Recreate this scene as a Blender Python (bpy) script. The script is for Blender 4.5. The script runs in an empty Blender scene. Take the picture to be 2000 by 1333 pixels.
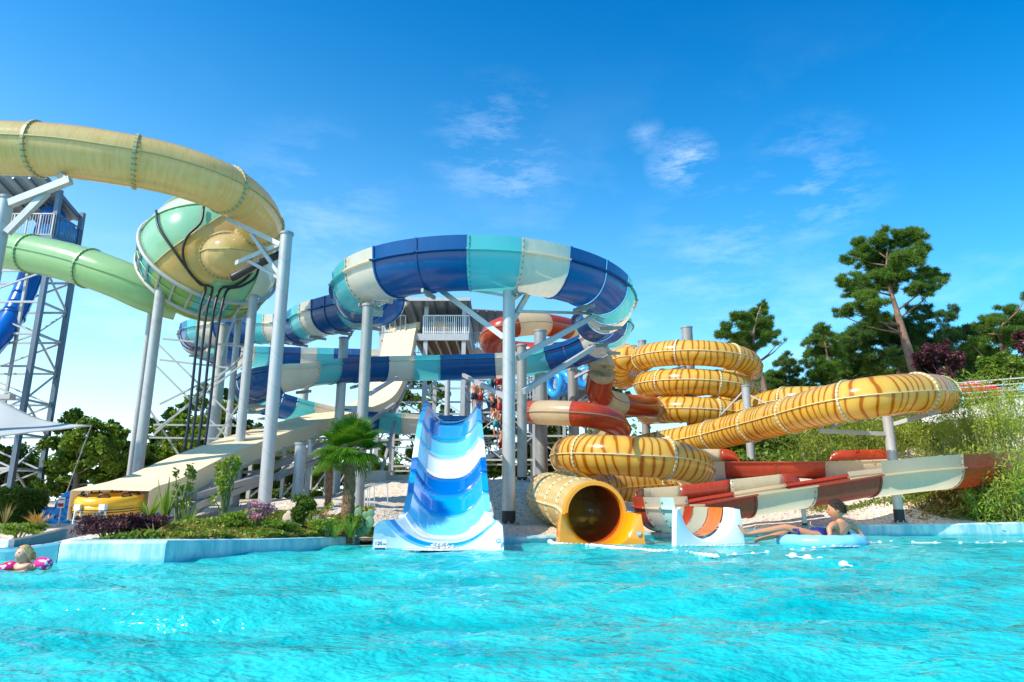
import bpy, math, random
import numpy as np
from mathutils import Vector, Matrix
random.seed(7); RNG = np.random.default_rng(7)
R = math.radians; PI = math.pi
scene = bpy.context.scene
C = scene.collection
# ---------------------------------------------------------------- camera
F = 1333.0; PITCH = math.atan(323.0 / F); CAMH = 0.6
cam_d = bpy.data.cameras.new('camera'); cam = bpy.data.objects.new('camera', cam_d); C.objects.link(cam)
cam_d.sensor_width = 36; cam_d.lens = 36 * F / 2000; cam_d.clip_start = 0.05; cam_d.clip_end = 3000
cam.location = (0, 0, CAMH); cam.rotation_euler = (PI / 2 + PITCH, 0, 0); scene.camera = cam
def ray(px, py):
    a = (px - 1000) / F; b = (666.5 - py) / F; c, s = math.cos(PITCH), math.sin(PITCH)
    return Vector((a, c - b * s, s + b * c))
def P(px, py, Y):
    d = ray(px, py); t = Y / d.y
    return Vector((d.x * t, Y, CAMH + d.z * t))
def PW(px, py, z=0.0):
    d = ray(px, py); t = (z - CAMH) / d.z
    return Vector((d.x * t, d.y * t, z))
# ---------------------------------------------------------------- materials
def new_mat(name):
    m = bpy.data.materials.new(name); m.use_nodes = True
    nt = m.node_tree; b = nt.nodes['Principled BSDF']
    return m, nt, b
def N(nt, t, **kw):
    n = nt.nodes.new(t)
    for k, v in kw.items(): setattr(n, k, v)
    return n
def math_n(nt, op, a, b=None, c=None, clamp=False):
    n = nt.nodes.new('ShaderNodeMath'); n.operation = op; n.use_clamp = clamp
    for i, v in enumerate((a, b, c)):
        if v is None: continue
        if isinstance(v, (int, float)): n.inputs[i].default_value = v
        else: nt.links.new(v, n.inputs[i])
    return n.outputs[0]
def mixc(nt, f, a, b):
    n = nt.nodes.new('ShaderNodeMix'); n.data_type = 'RGBA'
    for i, v in ((0, f), (6, a), (7, b)):
        if isinstance(v, (int, float)): n.inputs[i].default_value = v
        elif isinstance(v, tuple): n.inputs[i].default_value = (*v[:3], 1)
        else: nt.links.new(v, n.inputs[i])
    return n.outputs[2]
def noise(nt, scale, detail=3, rough=.5, vec=None, out='Fac'):
    n = nt.nodes.new('ShaderNodeTexNoise'); n.inputs['Scale'].default_value = scale
    n.inputs['Detail'].default_value = detail; n.inputs['Roughness'].default_value = rough
    if vec is None:
        g = nt.nodes.new('ShaderNodeNewGeometry'); vec = g.outputs['Position']
    nt.links.new(vec, n.inputs['Vector'])
    return n.outputs[out]
def maprange(nt, v, a, b, c=0, d=1):
    n = nt.nodes.new('ShaderNodeMapRange'); nt.links.new(v, n.inputs[0])
    for i, k in enumerate((a, b, c, d)): n.inputs[i + 1].default_value = k
    return n.outputs[0]
def add_bump(nt, b, h, strength, dist=.02):
    n = nt.nodes.new('ShaderNodeBump'); n.inputs['Strength'].default_value = strength; n.inputs['Distance'].default_value = dist
    nt.links.new(h, n.inputs['Height']); nt.links.new(n.outputs[0], b.inputs['Normal'])
def scl(c, k): return tuple(min(1, max(0, x * k)) for x in c[:3])
def mat(name, col, rough=.5, metal=0, var=.12, vs=3, bump=0, bs=30, col2=None, c2scale=1.2, c2lo=.5, c2hi=.65, c2amt=1, coat=0, trans=0, sheen=0):
    m, nt, b = new_mat(name)
    n = noise(nt, vs, 4, .6)
    c = mixc(nt, n, scl(col, 1 - var), scl(col, 1 + var))
    if col2:
        f = maprange(nt, noise(nt, c2scale, 6, .7), c2lo, c2hi, 0, c2amt)
        c = mixc(nt, f, c, col2)
    nt.links.new(c, b.inputs['Base Color'])
    b.inputs['Roughness'].default_value = rough; b.inputs['Metallic'].default_value = metal
    if coat: b.inputs['Coat Weight'].default_value = coat; b.inputs['Coat Roughness'].default_value = .08
    if bump: add_bump(nt, b, noise(nt, bs, 4, .6), bump)
    if trans: add_translucent(nt, b, c, trans)
    return m
def add_translucent(nt, b, c, k):
    t = nt.nodes.new('ShaderNodeBsdfTranslucent'); mx = nt.nodes.new('ShaderNodeMixShader'); mx.inputs[0].default_value = k
    o = nt.nodes['Material Output']
    if isinstance(c, tuple): t.inputs[0].default_value = (*c[:3], 1)
    else: nt.links.new(c, t.inputs[0])
    nt.links.new(b.outputs[0], mx.inputs[1]); nt.links.new(t.outputs[0], mx.inputs[2]); nt.links.new(mx.outputs[0], o.inputs['Surface'])
def frp(name, col, bolt=(.12, .10, .08), rough=.22, dirt=.18, trans=.0, streak=(.35, .28, .18), ribs=0, coat=.3, outer=None):
    """moulded fibreglass: gloss, faint mottling, water streaks, a bolt row at the start of each moulding (UV in metres)"""
    m, nt, b = new_mat(name)
    uv = N(nt, 'ShaderNodeUVMap'); sx = N(nt, 'ShaderNodeSeparateXYZ'); nt.links.new(uv.outputs[0], sx.inputs[0])
    u, v = sx.outputs[0], sx.outputs[1]
    c = mixc(nt, noise(nt, 2.5, 4, .6), scl(col, .9), scl(col, 1.08))
    sv = N(nt, 'ShaderNodeCombineXYZ'); nt.links.new(math_n(nt, 'MULTIPLY', u, 9), sv.inputs[0]); nt.links.new(math_n(nt, 'MULTIPLY', v, 1.2), sv.inputs[1])
    st = maprange(nt, noise(nt, 1.5, 5, .7, sv.outputs[0]), .45, .75, 0, min(1, dirt * 1.9))
    c = mixc(nt, st, c, streak)
    if ribs:
        rb = math_n(nt, 'SINE', math_n(nt, 'MULTIPLY', u, 2 * PI / .16))
        c = mixc(nt, maprange(nt, rb, .0, .8, 0, .9), c, (.74, .38, .03))
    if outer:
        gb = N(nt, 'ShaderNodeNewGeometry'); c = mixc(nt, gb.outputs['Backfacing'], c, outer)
    # bolts
    du = math_n(nt, 'SUBTRACT', u, .05)
    dv = math_n(nt, 'SUBTRACT', math_n(nt, 'MODULO', math_n(nt, 'ADD', v, 20), .13), .065)
    d = math_n(nt, 'SQRT', math_n(nt, 'ADD', math_n(nt, 'POWER', du, 2), math_n(nt, 'POWER', dv, 2)))
    f = maprange(nt, d, .014, .024, .8, 0)
    c = mixc(nt, f, c, bolt)
    gm = math_n(nt, 'MULTIPLY', maprange(nt, u, .0, .35, .5, 0), maprange(nt, noise(nt, 4, 5, .7, sv.outputs[0]), .42, .7)); c = mixc(nt, gm, c, scl(streak, .6))
    # joint line
    jl = maprange(nt, u, .004, .018, .45, 0); c = mixc(nt, jl, c, scl(col, .35))
    nt.links.new(c, b.inputs['Base Color'])
    b.inputs['Roughness'].default_value = rough; b.inputs['IOR'].default_value = 1.5
    b.inputs['Coat Weight'].default_value = coat; b.inputs['Coat Roughness'].default_value = .06
    add_bump(nt, b, noise(nt, 5, 3, .5), .12, .03)
    if trans: add_translucent(nt, b, c, trans)
    return m
def tiger(name):
    m, nt, b = new_mat(name)
    uv = N(nt, 'ShaderNodeUVMap'); sx = N(nt, 'ShaderNodeSeparateXYZ'); nt.links.new(uv.outputs[0], sx.inputs[0])
    u, v = sx.outputs[0], sx.outputs[1]
    g = N(nt, 'ShaderNodeNewGeometry')
    side = math_n(nt, 'GREATER_THAN', v, 0)
    oi = N(nt, 'ShaderNodeObjectInfo')
    cv = N(nt, 'ShaderNodeCombineXYZ'); nt.links.new(math_n(nt, 'MULTIPLY', u, .9), cv.inputs[0]); nt.links.new(math_n(nt, 'MULTIPLY', v, .42), cv.inputs[1])
    nt.links.new(math_n(nt, 'ADD', math_n(nt, 'MULTIPLY', side, 7.3), math_n(nt, 'MULTIPLY', oi.outputs['Random'], 50)), cv.inputs[2])
    ns = noise(nt, 1.5, 1.5, .4, cv.outputs[0])
    ph = math_n(nt, 'ADD', math_n(nt, 'MULTIPLY', u, 4.1), math_n(nt, 'MULTIPLY', ns, 3.0))
    fr = math_n(nt, 'ABSOLUTE', math_n(nt, 'SUBTRACT', math_n(nt, 'FRACT', ph), .5))
    wid = maprange(nt, noise(nt, 3, 2, .5, cv.outputs[0]), .3, .7, .08, .16)
    e = math_n(nt, 'DIVIDE', fr, wid)
    f = maprange(nt, e, .7, 1.25, 1, 0); halo = maprange(nt, e, .8, 3.2, .55, 0)
    base = mixc(nt, noise(nt, 2.2, 4, .6), (.90, .55, .07), (.92, .68, .17))
    c = mixc(nt, halo, base, (.88, .40, .008))
    c = mixc(nt, f, c, (.52, .17, .002))
    nt.links.new(c, b.inputs['Base Color'])
    b.inputs['Roughness'].default_value = .2; b.inputs['Coat Weight'].default_value = .5; b.inputs['Coat Roughness'].default_value = .06
    add_translucent(nt, b, c, .42)
    return m
def bolted(name, col):
    """flange ring with a row of bolts (UV: u across, v along the rim in metres)"""
    m, nt, b = new_mat(name)
    uv = N(nt, 'ShaderNodeUVMap'); sx = N(nt, 'ShaderNodeSeparateXYZ'); nt.links.new(uv.outputs[0], sx.inputs[0])
    dv = math_n(nt, 'ABSOLUTE', math_n(nt, 'SUBTRACT', math_n(nt, 'FRACT', math_n(nt, 'MULTIPLY', sx.outputs[1], 9)), .5))
    f = maprange(nt, dv, .10, .20, .6, 0)
    c = mixc(nt, noise(nt, 3, 4, .6), scl(col, .8), scl(col, 1.1)); c = mixc(nt, f, c, (.13, .11, .09))
    nt.links.new(c, b.inputs['Base Color']); b.inputs['Roughness'].default_value = .4
    return m
def leafmat(name, c1, c2, c3=None, trans=.35, rough=.45):
    m, nt, b = new_mat(name)
    g = N(nt, 'ShaderNodeNewGeometry')
    c = mixc(nt, g.outputs['Random Per Island'], c1, c2)
    f = maprange(nt, noise(nt, .9, 3, .6), .42, .62, 0, .7)
    c = mixc(nt, f, c, c3 or scl(c2, 1.5))
    nt.links.new(c, b.inputs['Base Color']); b.inputs['Roughness'].default_value = rough
    b.inputs['Specular IOR Level'].default_value = .3
    tc = mixc(nt, .5, c, (.30, .42, .02) if c2[1] > c2[0] else scl(c2, 1.4))
    add_translucent(nt, b, tc, trans)
    return m
def wave_metal(name, col, per=.25, axis=0):
    m = mat(name, col, .45, .6, .12, 4); return m
M = {}
def postmat(name, c1, c2, c3):
    m, nt, b = new_mat(name)
    g = N(nt, 'ShaderNodeNewGeometry'); mp = N(nt, 'ShaderNodeMapping'); mp.inputs['Scale'].default_value = (7, 7, .55); nt.links.new(g.outputs['Position'], mp.inputs[0])
    c = mixc(nt, noise(nt, 1.0, 6, .7, mp.outputs[0]), c1, c2)
    c = mixc(nt, maprange(nt, noise(nt, 2.2, 6, .7), .55, .72, 0, .55), c, c3)
    # spiral weld seam
    sp = N(nt, 'ShaderNodeSeparateXYZ'); tc = N(nt, 'ShaderNodeTexCoord'); nt.links.new(tc.outputs['Object'], sp.inputs[0])
    sw = math_n(nt, 'FRACT', math_n(nt, 'ADD', math_n(nt, 'MULTIPLY', sp.outputs[2], 1.4), math_n(nt, 'DIVIDE', math_n(nt, 'ARCTAN2', sp.outputs[1], sp.outputs[0]), 2 * PI)))
    ln = maprange(nt, math_n(nt, 'ABSOLUTE', math_n(nt, 'SUBTRACT', sw, .5)), .008, .022, .35, 0)
    c = mixc(nt, ln, c, scl(c1, .55))
    nt.links.new(c, b.inputs['Base Color']); b.inputs['Roughness'].default_value = .45; b.inputs['Metallic'].default_value = .25
    add_bump(nt, b, noise(nt, 30, 3, .6), .06); return m
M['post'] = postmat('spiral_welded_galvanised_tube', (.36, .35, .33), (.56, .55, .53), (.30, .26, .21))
M['post2'] = postmat('dull_and_shaded_welded_tube', (.24, .23, .21), (.40, .39, .36), (.20, .16, .12))
M['galv'] = mat('galvanised_steel', (.47, .46, .44), .5, .2, .16, 5, .05, 60, (.30, .27, .23), 2.2, .55, .8, .5)
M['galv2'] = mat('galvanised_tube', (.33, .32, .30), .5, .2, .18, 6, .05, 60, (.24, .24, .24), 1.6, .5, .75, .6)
M['steel_dark'] = mat('weathered_dark_steel', (.13, .17, .21), .5, .4, .2, 5)
M['steel_pale'] = mat('beige_painted_steel', (.52, .50, .42), .5, .2, .15, 5)
M['black'] = mat('black_rubber', (.02, .022, .025), .45, 0, .3, 5)
M['tar'] = mat('black_base_paint', (.018, .02, .024), .6, 0, .3, 8)
M['concrete'] = mat('pale_concrete', (.50, .44, .36), .85, 0, .12, 3, .3, 40)
M['white'] = mat('white_plastic', (.80, .80, .78), .35, 0, .04, 3)
M['D'] = frp('royal_blue_fibreglass', (.0, .085, .27), bolt=(.01, .04, .2), dirt=.10, streak=(.0, .16, .5), trans=.25, coat=.15)
M['D2'] = frp('bright_blue_fibreglass', (.006, .19, .72), bolt=(.006, .1, .5), dirt=.08, streak=(.05, .3, .8))
M['T'] = frp('turquoise_fibreglass', (.12, .62, .61), bolt=(.05, .3, .32), trans=.4, dirt=.12, streak=(.3, .6, .55))
M['W'] = frp('cream_white_fibreglass', (.86, .76, .58), bolt=(.22, .18, .13), trans=.42, dirt=.15, streak=(.62, .5, .34))
M['RED'] = frp('brick_red_fibreglass', (.52, .055, .016), bolt=(.2, .03, .01), trans=.25, coat=.12, dirt=.15, streak=(.6, .16, .08))
M['W2'] = frp('ivory_fibreglass', (.92, .77, .52), bolt=(.3, .25, .2), trans=.62, coat=.12, dirt=.1, streak=(.6, .5, .36))
M['tiger'] = tiger('tiger_striped_yellow_fibreglass')
M['yflange'] = bolted('cream_yellow_flange', (.78, .66, .36))
M['yrib'] = frp('ribbed_yellow_fibreglass', (.86, .66, .26), ribs=1, dirt=.1, trans=.15, streak=(.7, .4, .05))
M['ymouth'] = mat('amber_fibreglass', (.86, .30, .005), .22, 0, .06, 2, coat=.5)
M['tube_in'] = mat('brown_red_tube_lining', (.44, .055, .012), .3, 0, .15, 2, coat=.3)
M['YG'] = frp('olive_yellow_fibreglass', (.80, .62, .28), bolt=(.12, .11, .04), trans=.42, dirt=.35, streak=(.70, .40, .06), rough=.14)
M['ygflange'] = bolted('olive_flange', (.52, .44, .2))
M['GR'] = frp('pale_green_fibreglass', (.46, .70, .34), bolt=(.12, .3, .1), trans=.38, dirt=.15, streak=(.45, .6, .2), rough=.2)
M['grflange'] = bolted('green_flange', (.32, .5, .24))
M['BT'] = frp('blue_tube_fibreglass', (.005, .12, .45), dirt=.1, streak=(.02, .2, .5))
M['fabric'] = mat('cream_awning_fabric', (.90, .72, .45), .8, 0, .05, 1.5, .15, 3, (.82, .64, .40), .8, .5, .8, .35, trans=.15)
M['sail'] = mat('grey_shade_cloth', (.52, .55, .54), .8, 0, .05, 2, .1, 20, trans=.25)
M['raft'] = mat('yellow_raft_vinyl', (.86, .42, .008), .3, 0, .06, 3, .05, 10, coat=.3)
M['ringblue'] = mat('blue_ring_vinyl', (.02, .33, .80), .3, 0, .1, 3, coat=.3)
M['floatblue'] = mat('pale_blue_float_vinyl', (.24, .62, .88), .3, 0, .08, 6, .2, 12, coat=.3)
M['bark'] = mat('pine_bark', (.30, .17, .11), .9, 0, .35, 6, .8, 14, (.12, .08, .06), 5, .45, .6, .8)
M['bark2'] = mat('grey_bark', (.16, .13, .10), .9, 0, .3, 6, .6, 14)
M['palmbark'] = mat('fibrous_palm_trunk', (.24, .13, .06), .95, 0, .5, 25, 1, 40)
M['wood'] = mat('brown_deck_boards', (.22, .13, .08), .8, 0, .25, 3)
M['roofm'] = mat('grey_corrugated_sheet', (.26, .29, .32), .5, .3, .12, 3)
M['rock'] = mat('sandy_boulder', (.50, .40, .27), .9, 0, .25, 3, .6, 8)
M['redcloth'] = mat('red_parasol_cloth', (.70, .02, .02), .7, 0, .06, 4, trans=.2)
M['wallwhite'] = mat('whitewashed_wall', (.62, .58, .52), .85, 0, .08, 2, .2, 20)
M['skin'] = mat('tanned_skin', (.60, .25, .12), .42, 0, .06, 8); M['skin'].node_tree.nodes['Principled BSDF'].inputs['Subsurface Weight'].default_value = .08
M['skin2'] = mat('fair_skin', (.74, .36, .22), .5, 0, .05, 8)
M['hair'] = mat('dark_brown_hair', (.040, .022, .012), .85, 0, .4, 60, .8, 120)
M['hair2'] = mat('blond_hair', (.78, .56, .24), .6, 0, .25, 60, .8, 120)
M['leaf'] = leafmat('broad_leaves', (.07, .15, .016), (.15, .24, .022), (.22, .30, .03))
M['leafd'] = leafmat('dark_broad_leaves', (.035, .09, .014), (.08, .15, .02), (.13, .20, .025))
M['leafy'] = leafmat('yellow_green_leaves', (.12, .22, .02), (.24, .34, .03), (.30, .38, .04))
M['pine'] = leafmat('pine_needles', (.045, .12, .018), (.11, .21, .025), (.17, .27, .035), .4)
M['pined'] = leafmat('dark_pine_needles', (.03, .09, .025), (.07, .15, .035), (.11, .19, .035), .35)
M['bamboo'] = leafmat('bamboo_leaves', (.20, .30, .025), (.40, .46, .05), (.48, .50, .07), .45)
M['maroon'] = leafmat('maroon_leaves', (.05, .012, .02), (.10, .03, .035), (.14, .05, .05), .2)
M['pinkleaf'] = leafmat('pink_flowers', (.45, .16, .25), (.6, .32, .35), None, .2)
M['palmleaf'] = leafmat('fan_palm_blades', (.035, .14, .008), (.09, .24, .015), (.13, .28, .02), .3, .35)
M['drygrass'] = leafmat('dry_grass_blades', (.35, .24, .08), (.45, .34, .12), (.3, .14, .04), .3)
M['cactus'] = mat('cactus_skin', (.13, .25, .12), .6, 0, .2, 8)
M['stem'] = mat('green_stem', (.16, .20, .06), .7, 0, .2, 8)
# gravel
def gravel():
    m, nt, b = new_mat('pale_gravel')
    v = N(nt, 'ShaderNodeTexVoronoi'); g = N(nt, 'ShaderNodeNewGeometry'); v.inputs['Scale'].default_value = 22
    nt.links.new(g.outputs['Position'], v.inputs['Vector'])
    sx = N(nt, 'ShaderNodeSeparateColor'); nt.links.new(v.outputs['Color'], sx.inputs[0])
    c = mixc(nt, sx.outputs[0], (.56, .44, .32), (.80, .70, .56))
    c = mixc(nt, maprange(nt, sx.outputs[1], .86, .9, 0, .8), c, (.26, .16, .09))
    c = mixc(nt, maprange(nt, noise(nt, .5, 4, .6), .45, .7, 0, .5), c, (.58, .46, .34))
    # planted ground further back: dark soil
    sp = N(nt, 'ShaderNodeSeparateXYZ'); nt.links.new(g.outputs['Position'], sp.inputs[0])
    nt.links.new(c, b.inputs['Base Color']); b.inputs['Roughness'].default_value = .9
    add_bump(nt, b, v.outputs['Distance'], .8, .03)
    return m
M['gravel'] = gravel()
def water():
    m, nt, b = new_mat('pool_water')
    g = N(nt, 'ShaderNodeNewGeometry')
    mp = N(nt, 'ShaderNodeMapping'); mp.inputs['Scale'].default_value = (.45, .9, 1); nt.links.new(g.outputs['Position'], mp.inputs[0])
    n1 = noise(nt, 1.6, 4, .6, mp.outputs[0])
    c = mixc(nt, maprange(nt, n1, .35, .65), (.0, .36, .36), (.03, .56, .52))
    nt.links.new(c, b.inputs['Base Color']); b.inputs['Roughness'].default_value = .07; b.inputs['IOR'].default_value = 1.33
    n2 = noise(nt, 6, 4, .6, mp.outputs[0]); n3 = noise(nt, 24, 3, .55, mp.outputs[0])
    h = math_n(nt, 'ADD', n2, math_n(nt, 'MULTIPLY', n3, .35))
    add_bump(nt, b, h, .6, .11)
    return m
M['water'] = water()
M['tealwall'] = mat('deep_teal_wall', (.02, .22, .30), .5, 0, .25, 3, col2=(.10, .36, .42), c2scale=2)
def poolpaint():
    m, nt, b = new_mat('pale_blue_pool_paint')
    gp = N(nt, 'ShaderNodeNewGeometry'); mpp = N(nt, 'ShaderNodeMapping'); mpp.inputs['Scale'].default_value = (2.6, 2.6, .7); nt.links.new(gp.outputs['Position'], mpp.inputs[0]); n = maprange(nt, noise(nt, 1.4, 7, .75, mpp.outputs[0]), .42, .6)
    c = mixc(nt, n, (.22, .50, .54), (.58, .70, .68))
    sx = N(nt, 'ShaderNodeSeparateXYZ'); g = N(nt, 'ShaderNodeNewGeometry'); nt.links.new(g.outputs['Position'], sx.inputs[0])
    low = maprange(nt, math_n(nt, 'ADD', sx.outputs[2], math_n(nt, 'MULTIPLY', noise(nt, 3, 4, .6), .12)), .05, .13, 1, 0)
    c = mixc(nt, low, c, (.02, .40, .52))
    sn = maprange(nt, noise(nt, 5, 6, .8, mpp.outputs[0]), .60, .74, 0, .5); c = mixc(nt, sn, c, (.20, .27, .25))
    nt.links.new(c, b.inputs['Base Color']); b.inputs['Roughness'].default_value = .55
    return m
M['pool'] = poolpaint()
# ---------------------------------------------------------------- mesh builder
class MB:
    def __init__(s): s.v = []; s.f = []; s.uv = []; s.mi = []
    def face(s, idx, uv=None, mi=0): s.f.append(tuple(idx)); s.uv.append(uv); s.mi.append(mi)
    def box(s, c, sz, rot=None, mi=0):
        n = len(s.v); c = Vector(c)
        for dx in (-.5, .5):
            for dy in (-.5, .5):
                for dz in (-.5, .5):
                    p = Vector((dx * sz[0], dy * sz[1], dz * sz[2]))
                    if rot is not None: p = rot @ p
                    s.v.append(c + p)
        for q in ((0, 1, 3, 2), (4, 6, 7, 5), (0, 4, 5, 1), (2, 3, 7, 6), (0, 2, 6, 4), (1, 5, 7, 3)): s.face([n + i for i in q], None, mi)
        return s
    def bar(s, p, q, w=.08, h=None, mi=0):
        p = Vector(p); q = Vector(q); d = q - p; L = d.length
        if L < 1e-5: return s
        z = d.normalized(); x = z.cross(Vector((0, 0, 1)))
        if x.length < .01: x = Vector((1, 0, 0))
        x.normalize(); y = z.cross(x)
        rot = Matrix((x, y, z)).transposed()
        return s.box((p + q) / 2, (w, h or w, L), rot, mi)
    def cyl(s, p, q, r0, r1=None, n=16, caps=True, mi=0):
        p = Vector(p); q = Vector(q); r1 = r0 if r1 is None else r1
        z = (q - p).normalized(); x = z.cross(Vector((0, 0, 1)))
        if x.length < .01: x = Vector((1, 0, 0))
        x.normalize(); y = z.cross(x); b = len(s.v)
        for c, r in ((p, r0), (q, r1)):
            for i in range(n):
                a = 2 * PI * i / n; s.v.append(c + (x * math.cos(a) + y * math.sin(a)) * r)
        for i in range(n):
            j = (i + 1) % n; s.face((b + i, b + j, b + n + j, b + n + i), None, mi)
        if caps: s.face([b + i for i in range(n)][::-1], None, mi); s.face([b + n + i for i in range(n)], None, mi)
        return s
    def tube(s, pts, rad, n=10, mi=0, caps=True):
        pts = [Vector(p) for p in pts]; b = len(s.v); K = len(pts)
        rr = rad if isinstance(rad, (list, tuple)) else [rad] * K
        px = None
        for k, p in enumerate(pts):
            t = (pts[min(k + 1, K - 1)] - pts[max(k - 1, 0)]).normalized()
            if px is None:
                x = t.cross(Vector((0, 0, 1)))
                if x.length < .05: x = t.cross(Vector((0, 1, 0)))
            else: x = px - t * px.dot(t)
            x.normalize(); px = x; y = t.cross(x)
            for i in range(n):
                a = 2 * PI * i / n; s.v.append(p + (x * math.cos(a) + y * math.sin(a)) * rr[k])
        for k in range(K - 1):
            for i in range(n):
                j = (i + 1) % n; s.face((b + k * n + i, b + k * n + j, b + (k + 1) * n + j, b + (k + 1) * n + i), None, mi)
        if caps: s.face([b + i for i in range(n)][::-1], None, mi); s.face([b + (K - 1) * n + i for i in range(n)], None, mi)
        return s
    def sphere(s, c, r, nu=16, nv=10, sc=(1, 1, 1), mi=0, jit=0):
        b = len(s.v); c = Vector(c)
        for i in range(nv + 1):
            th = PI * i / nv
            for j in range(nu):
                a = 2 * PI * j / nu; k = r * (1 + (random.uniform(-jit, jit) if jit else 0))
                s.v.append(c + Vector((math.sin(th) * math.cos(a) * sc[0], math.sin(th) * math.sin(a) * sc[1], math.cos(th) * sc[2])) * k)
        for i in range(nv):
            for j in range(nu):
                j2 = (j + 1) % nu; s.face((b + i * nu + j, b + (i + 1) * nu + j, b + (i + 1) * nu + j2, b + i * nu + j2), None, mi)
        return s
    def torus(s, c, R0, r, axis=(0, 0, 1), n=32, m=10, mi=0, sq=1):
        c = Vector(c); z = Vector(axis).normalized(); x = z.cross(Vector((0, 1, .01))).normalized(); y = z.cross(x); b = len(s.v)
        for i in range(n):
            a = 2 * PI * i / n; d = x * math.cos(a) + y * math.sin(a)
            for j in range(m):
                t = 2 * PI * j / m; s.v.append(c + d * (R0 + r * math.cos(t)) + z * r * sq * math.sin(t))
        for i in range(n):
            for j in range(m):
                i2 = (i + 1) % n; j2 = (j + 1) % m; s.face((b + i * m + j, b + i2 * m + j, b + i2 * m + j2, b + i * m + j2), None, mi)
        return s
    def grid(s, rows, uvs=None, mi=None, close=False):
        """rows: list of equal-length point lists"""
        b = len(s.v); n = len(rows[0])
        for r in rows: s.v.extend(Vector(p) for p in r)
        for k in range(len(rows) - 1):
            for i in range(n - (0 if close else 1)):
                j = (i + 1) % n
                q = (b + k * n + i, b + k * n + j, b + (k + 1) * n + j, b + (k + 1) * n + i)
                u = None
                if uvs: u = [uvs[k][i], uvs[k][i + 1], uvs[k + 1][i + 1], uvs[k + 1][i]]
                s.face(q, u, mi(k, i) if callable(mi) else (mi or 0))
        return s
def origin_of(p):
    o = Vector((0, 0, 0))
    while p: o += p.location; p = p.parent
    return o
def make(name, mb, m=None, parent=None, smooth=False, loc=None, solid=0, bevel=0, subsurf=0, angle=None):
    """link ONE mesh object; mb vertices are in world coordinates"""
    me = bpy.data.meshes.new(name)
    off = origin_of(parent) + (Vector(loc) if loc is not None else Vector((0, 0, 0)))
    me.from_pydata([tuple(Vector(v) - off) for v in mb.v], [], mb.f)
    if any(u is not None for u in mb.uv):
        ul = me.uv_layers.new(name='UVMap').data; k = 0
        for f, u in zip(mb.f, mb.uv):
            for i in range(len(f)):
                if u is not None: ul[k].uv = u[i]
                k += 1
    mats = m if isinstance(m, (list, tuple)) else [m]
    for x in mats:
        if x is not None: me.materials.append(M[x] if isinstance(x, str) else x)
    if len(mats) > 1: me.polygons.foreach_set('material_index', mb.mi)
    if smooth: me.polygons.foreach_set('use_smooth', [True] * len(me.polygons))
    if smooth and angle: me.set_sharp_from_angle(angle=R(angle))
    me.update()
    o = bpy.data.objects.new(name, me); C.objects.link(o)
    if parent: o.parent = parent
    if loc is not None: o.location = loc
    if solid:
        md = o.modifiers.new('solid', 'SOLIDIFY'); md.thickness = solid; md.offset = 0
    if bevel:
        md = o.modifiers.new('bev', 'BEVEL'); md.width = bevel; md.segments = 2; md.limit_method = 'ANGLE'
    if subsurf:
        md = o.modifiers.new('sub', 'SUBSURF'); md.levels = subsurf; md.render_levels = subsurf
    return o
def tag(o, label, cat, group=None, kind=None):
    if label: o['label'] = label
    if cat: o['category'] = cat
    if group: o['group'] = group
    if kind: o['kind'] = kind
    return o
def thing(name, label, cat, loc=(0, 0, 0), group=None):
    o = bpy.data.objects.new(name, None); C.objects.link(o); o.location = loc; o.empty_display_size = .2
    return tag(o, label, cat, group)
def copy_thing(src, loc=None, rotz=None, scale=None, label=None):
    def cp(o, par):
        c = o.copy(); C.objects.link(c); c.parent = par
        for ch in o.children: cp(ch, c)
        return c
    r = cp(src, None)
    if loc is not None: r.location = loc
    if rotz is not None: r.rotation_euler = (0, 0, rotz)
    if scale is not None: r.scale = (scale,) * 3 if isinstance(scale, (int, float)) else scale
    if label: r['label'] = label
    return r
def quads_mesh(name, V, m, parent=None, loc=(0, 0, 0), nper=4):
    """V: (n, nper, 3) numpy array of separate little faces"""
    n = len(V); me = bpy.data.meshes.new(name)
    V = V - np.array(origin_of(parent)) if parent else V
    me.vertices.add(n * nper); me.vertices.foreach_set('co', V.reshape(-1).astype(np.float32))
    me.loops.add(n * nper); me.loops.foreach_set('vertex_index', np.arange(n * nper, dtype=np.int32))
    me.polygons.add(n); me.polygons.foreach_set('loop_start', np.arange(0, n * nper, nper, dtype=np.int32))
    me.polygons.foreach_set('loop_total', np.full(n, nper, dtype=np.int32))
    me.update(calc_edges=True); me.materials.append(M[m] if isinstance(m, str) else m)
    o = bpy.data.objects.new(name, me); C.objects.link(o)
    if parent: o.parent = parent
    return o
def rnd_unit(n):
    v = RNG.normal(size=(n, 3)); return v / np.linalg.norm(v, axis=1, keepdims=True)
def leaf_quads(pts, size, ratio=.6, upbias=.3, droop=None):
    n = len(pts); a = rnd_unit(n)
    if droop is not None: a = a * .5 + np.array(droop); a /= np.linalg.norm(a, axis=1, keepdims=True)
    nn = rnd_unit(n); nn[:, 2] += upbias
    b = np.cross(a, nn); b /= np.linalg.norm(b, axis=1, keepdims=True) + 1e-9
    s = size * RNG.uniform(.6, 1.3, (n, 1))
    p0 = pts - a * s * .5; p2 = pts + a * s * .5; m_ = pts - a * s * .05
    return np.stack([p0, m_ + b * s * ratio * .5, p2, m_ - b * s * ratio * .5], 1)
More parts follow.
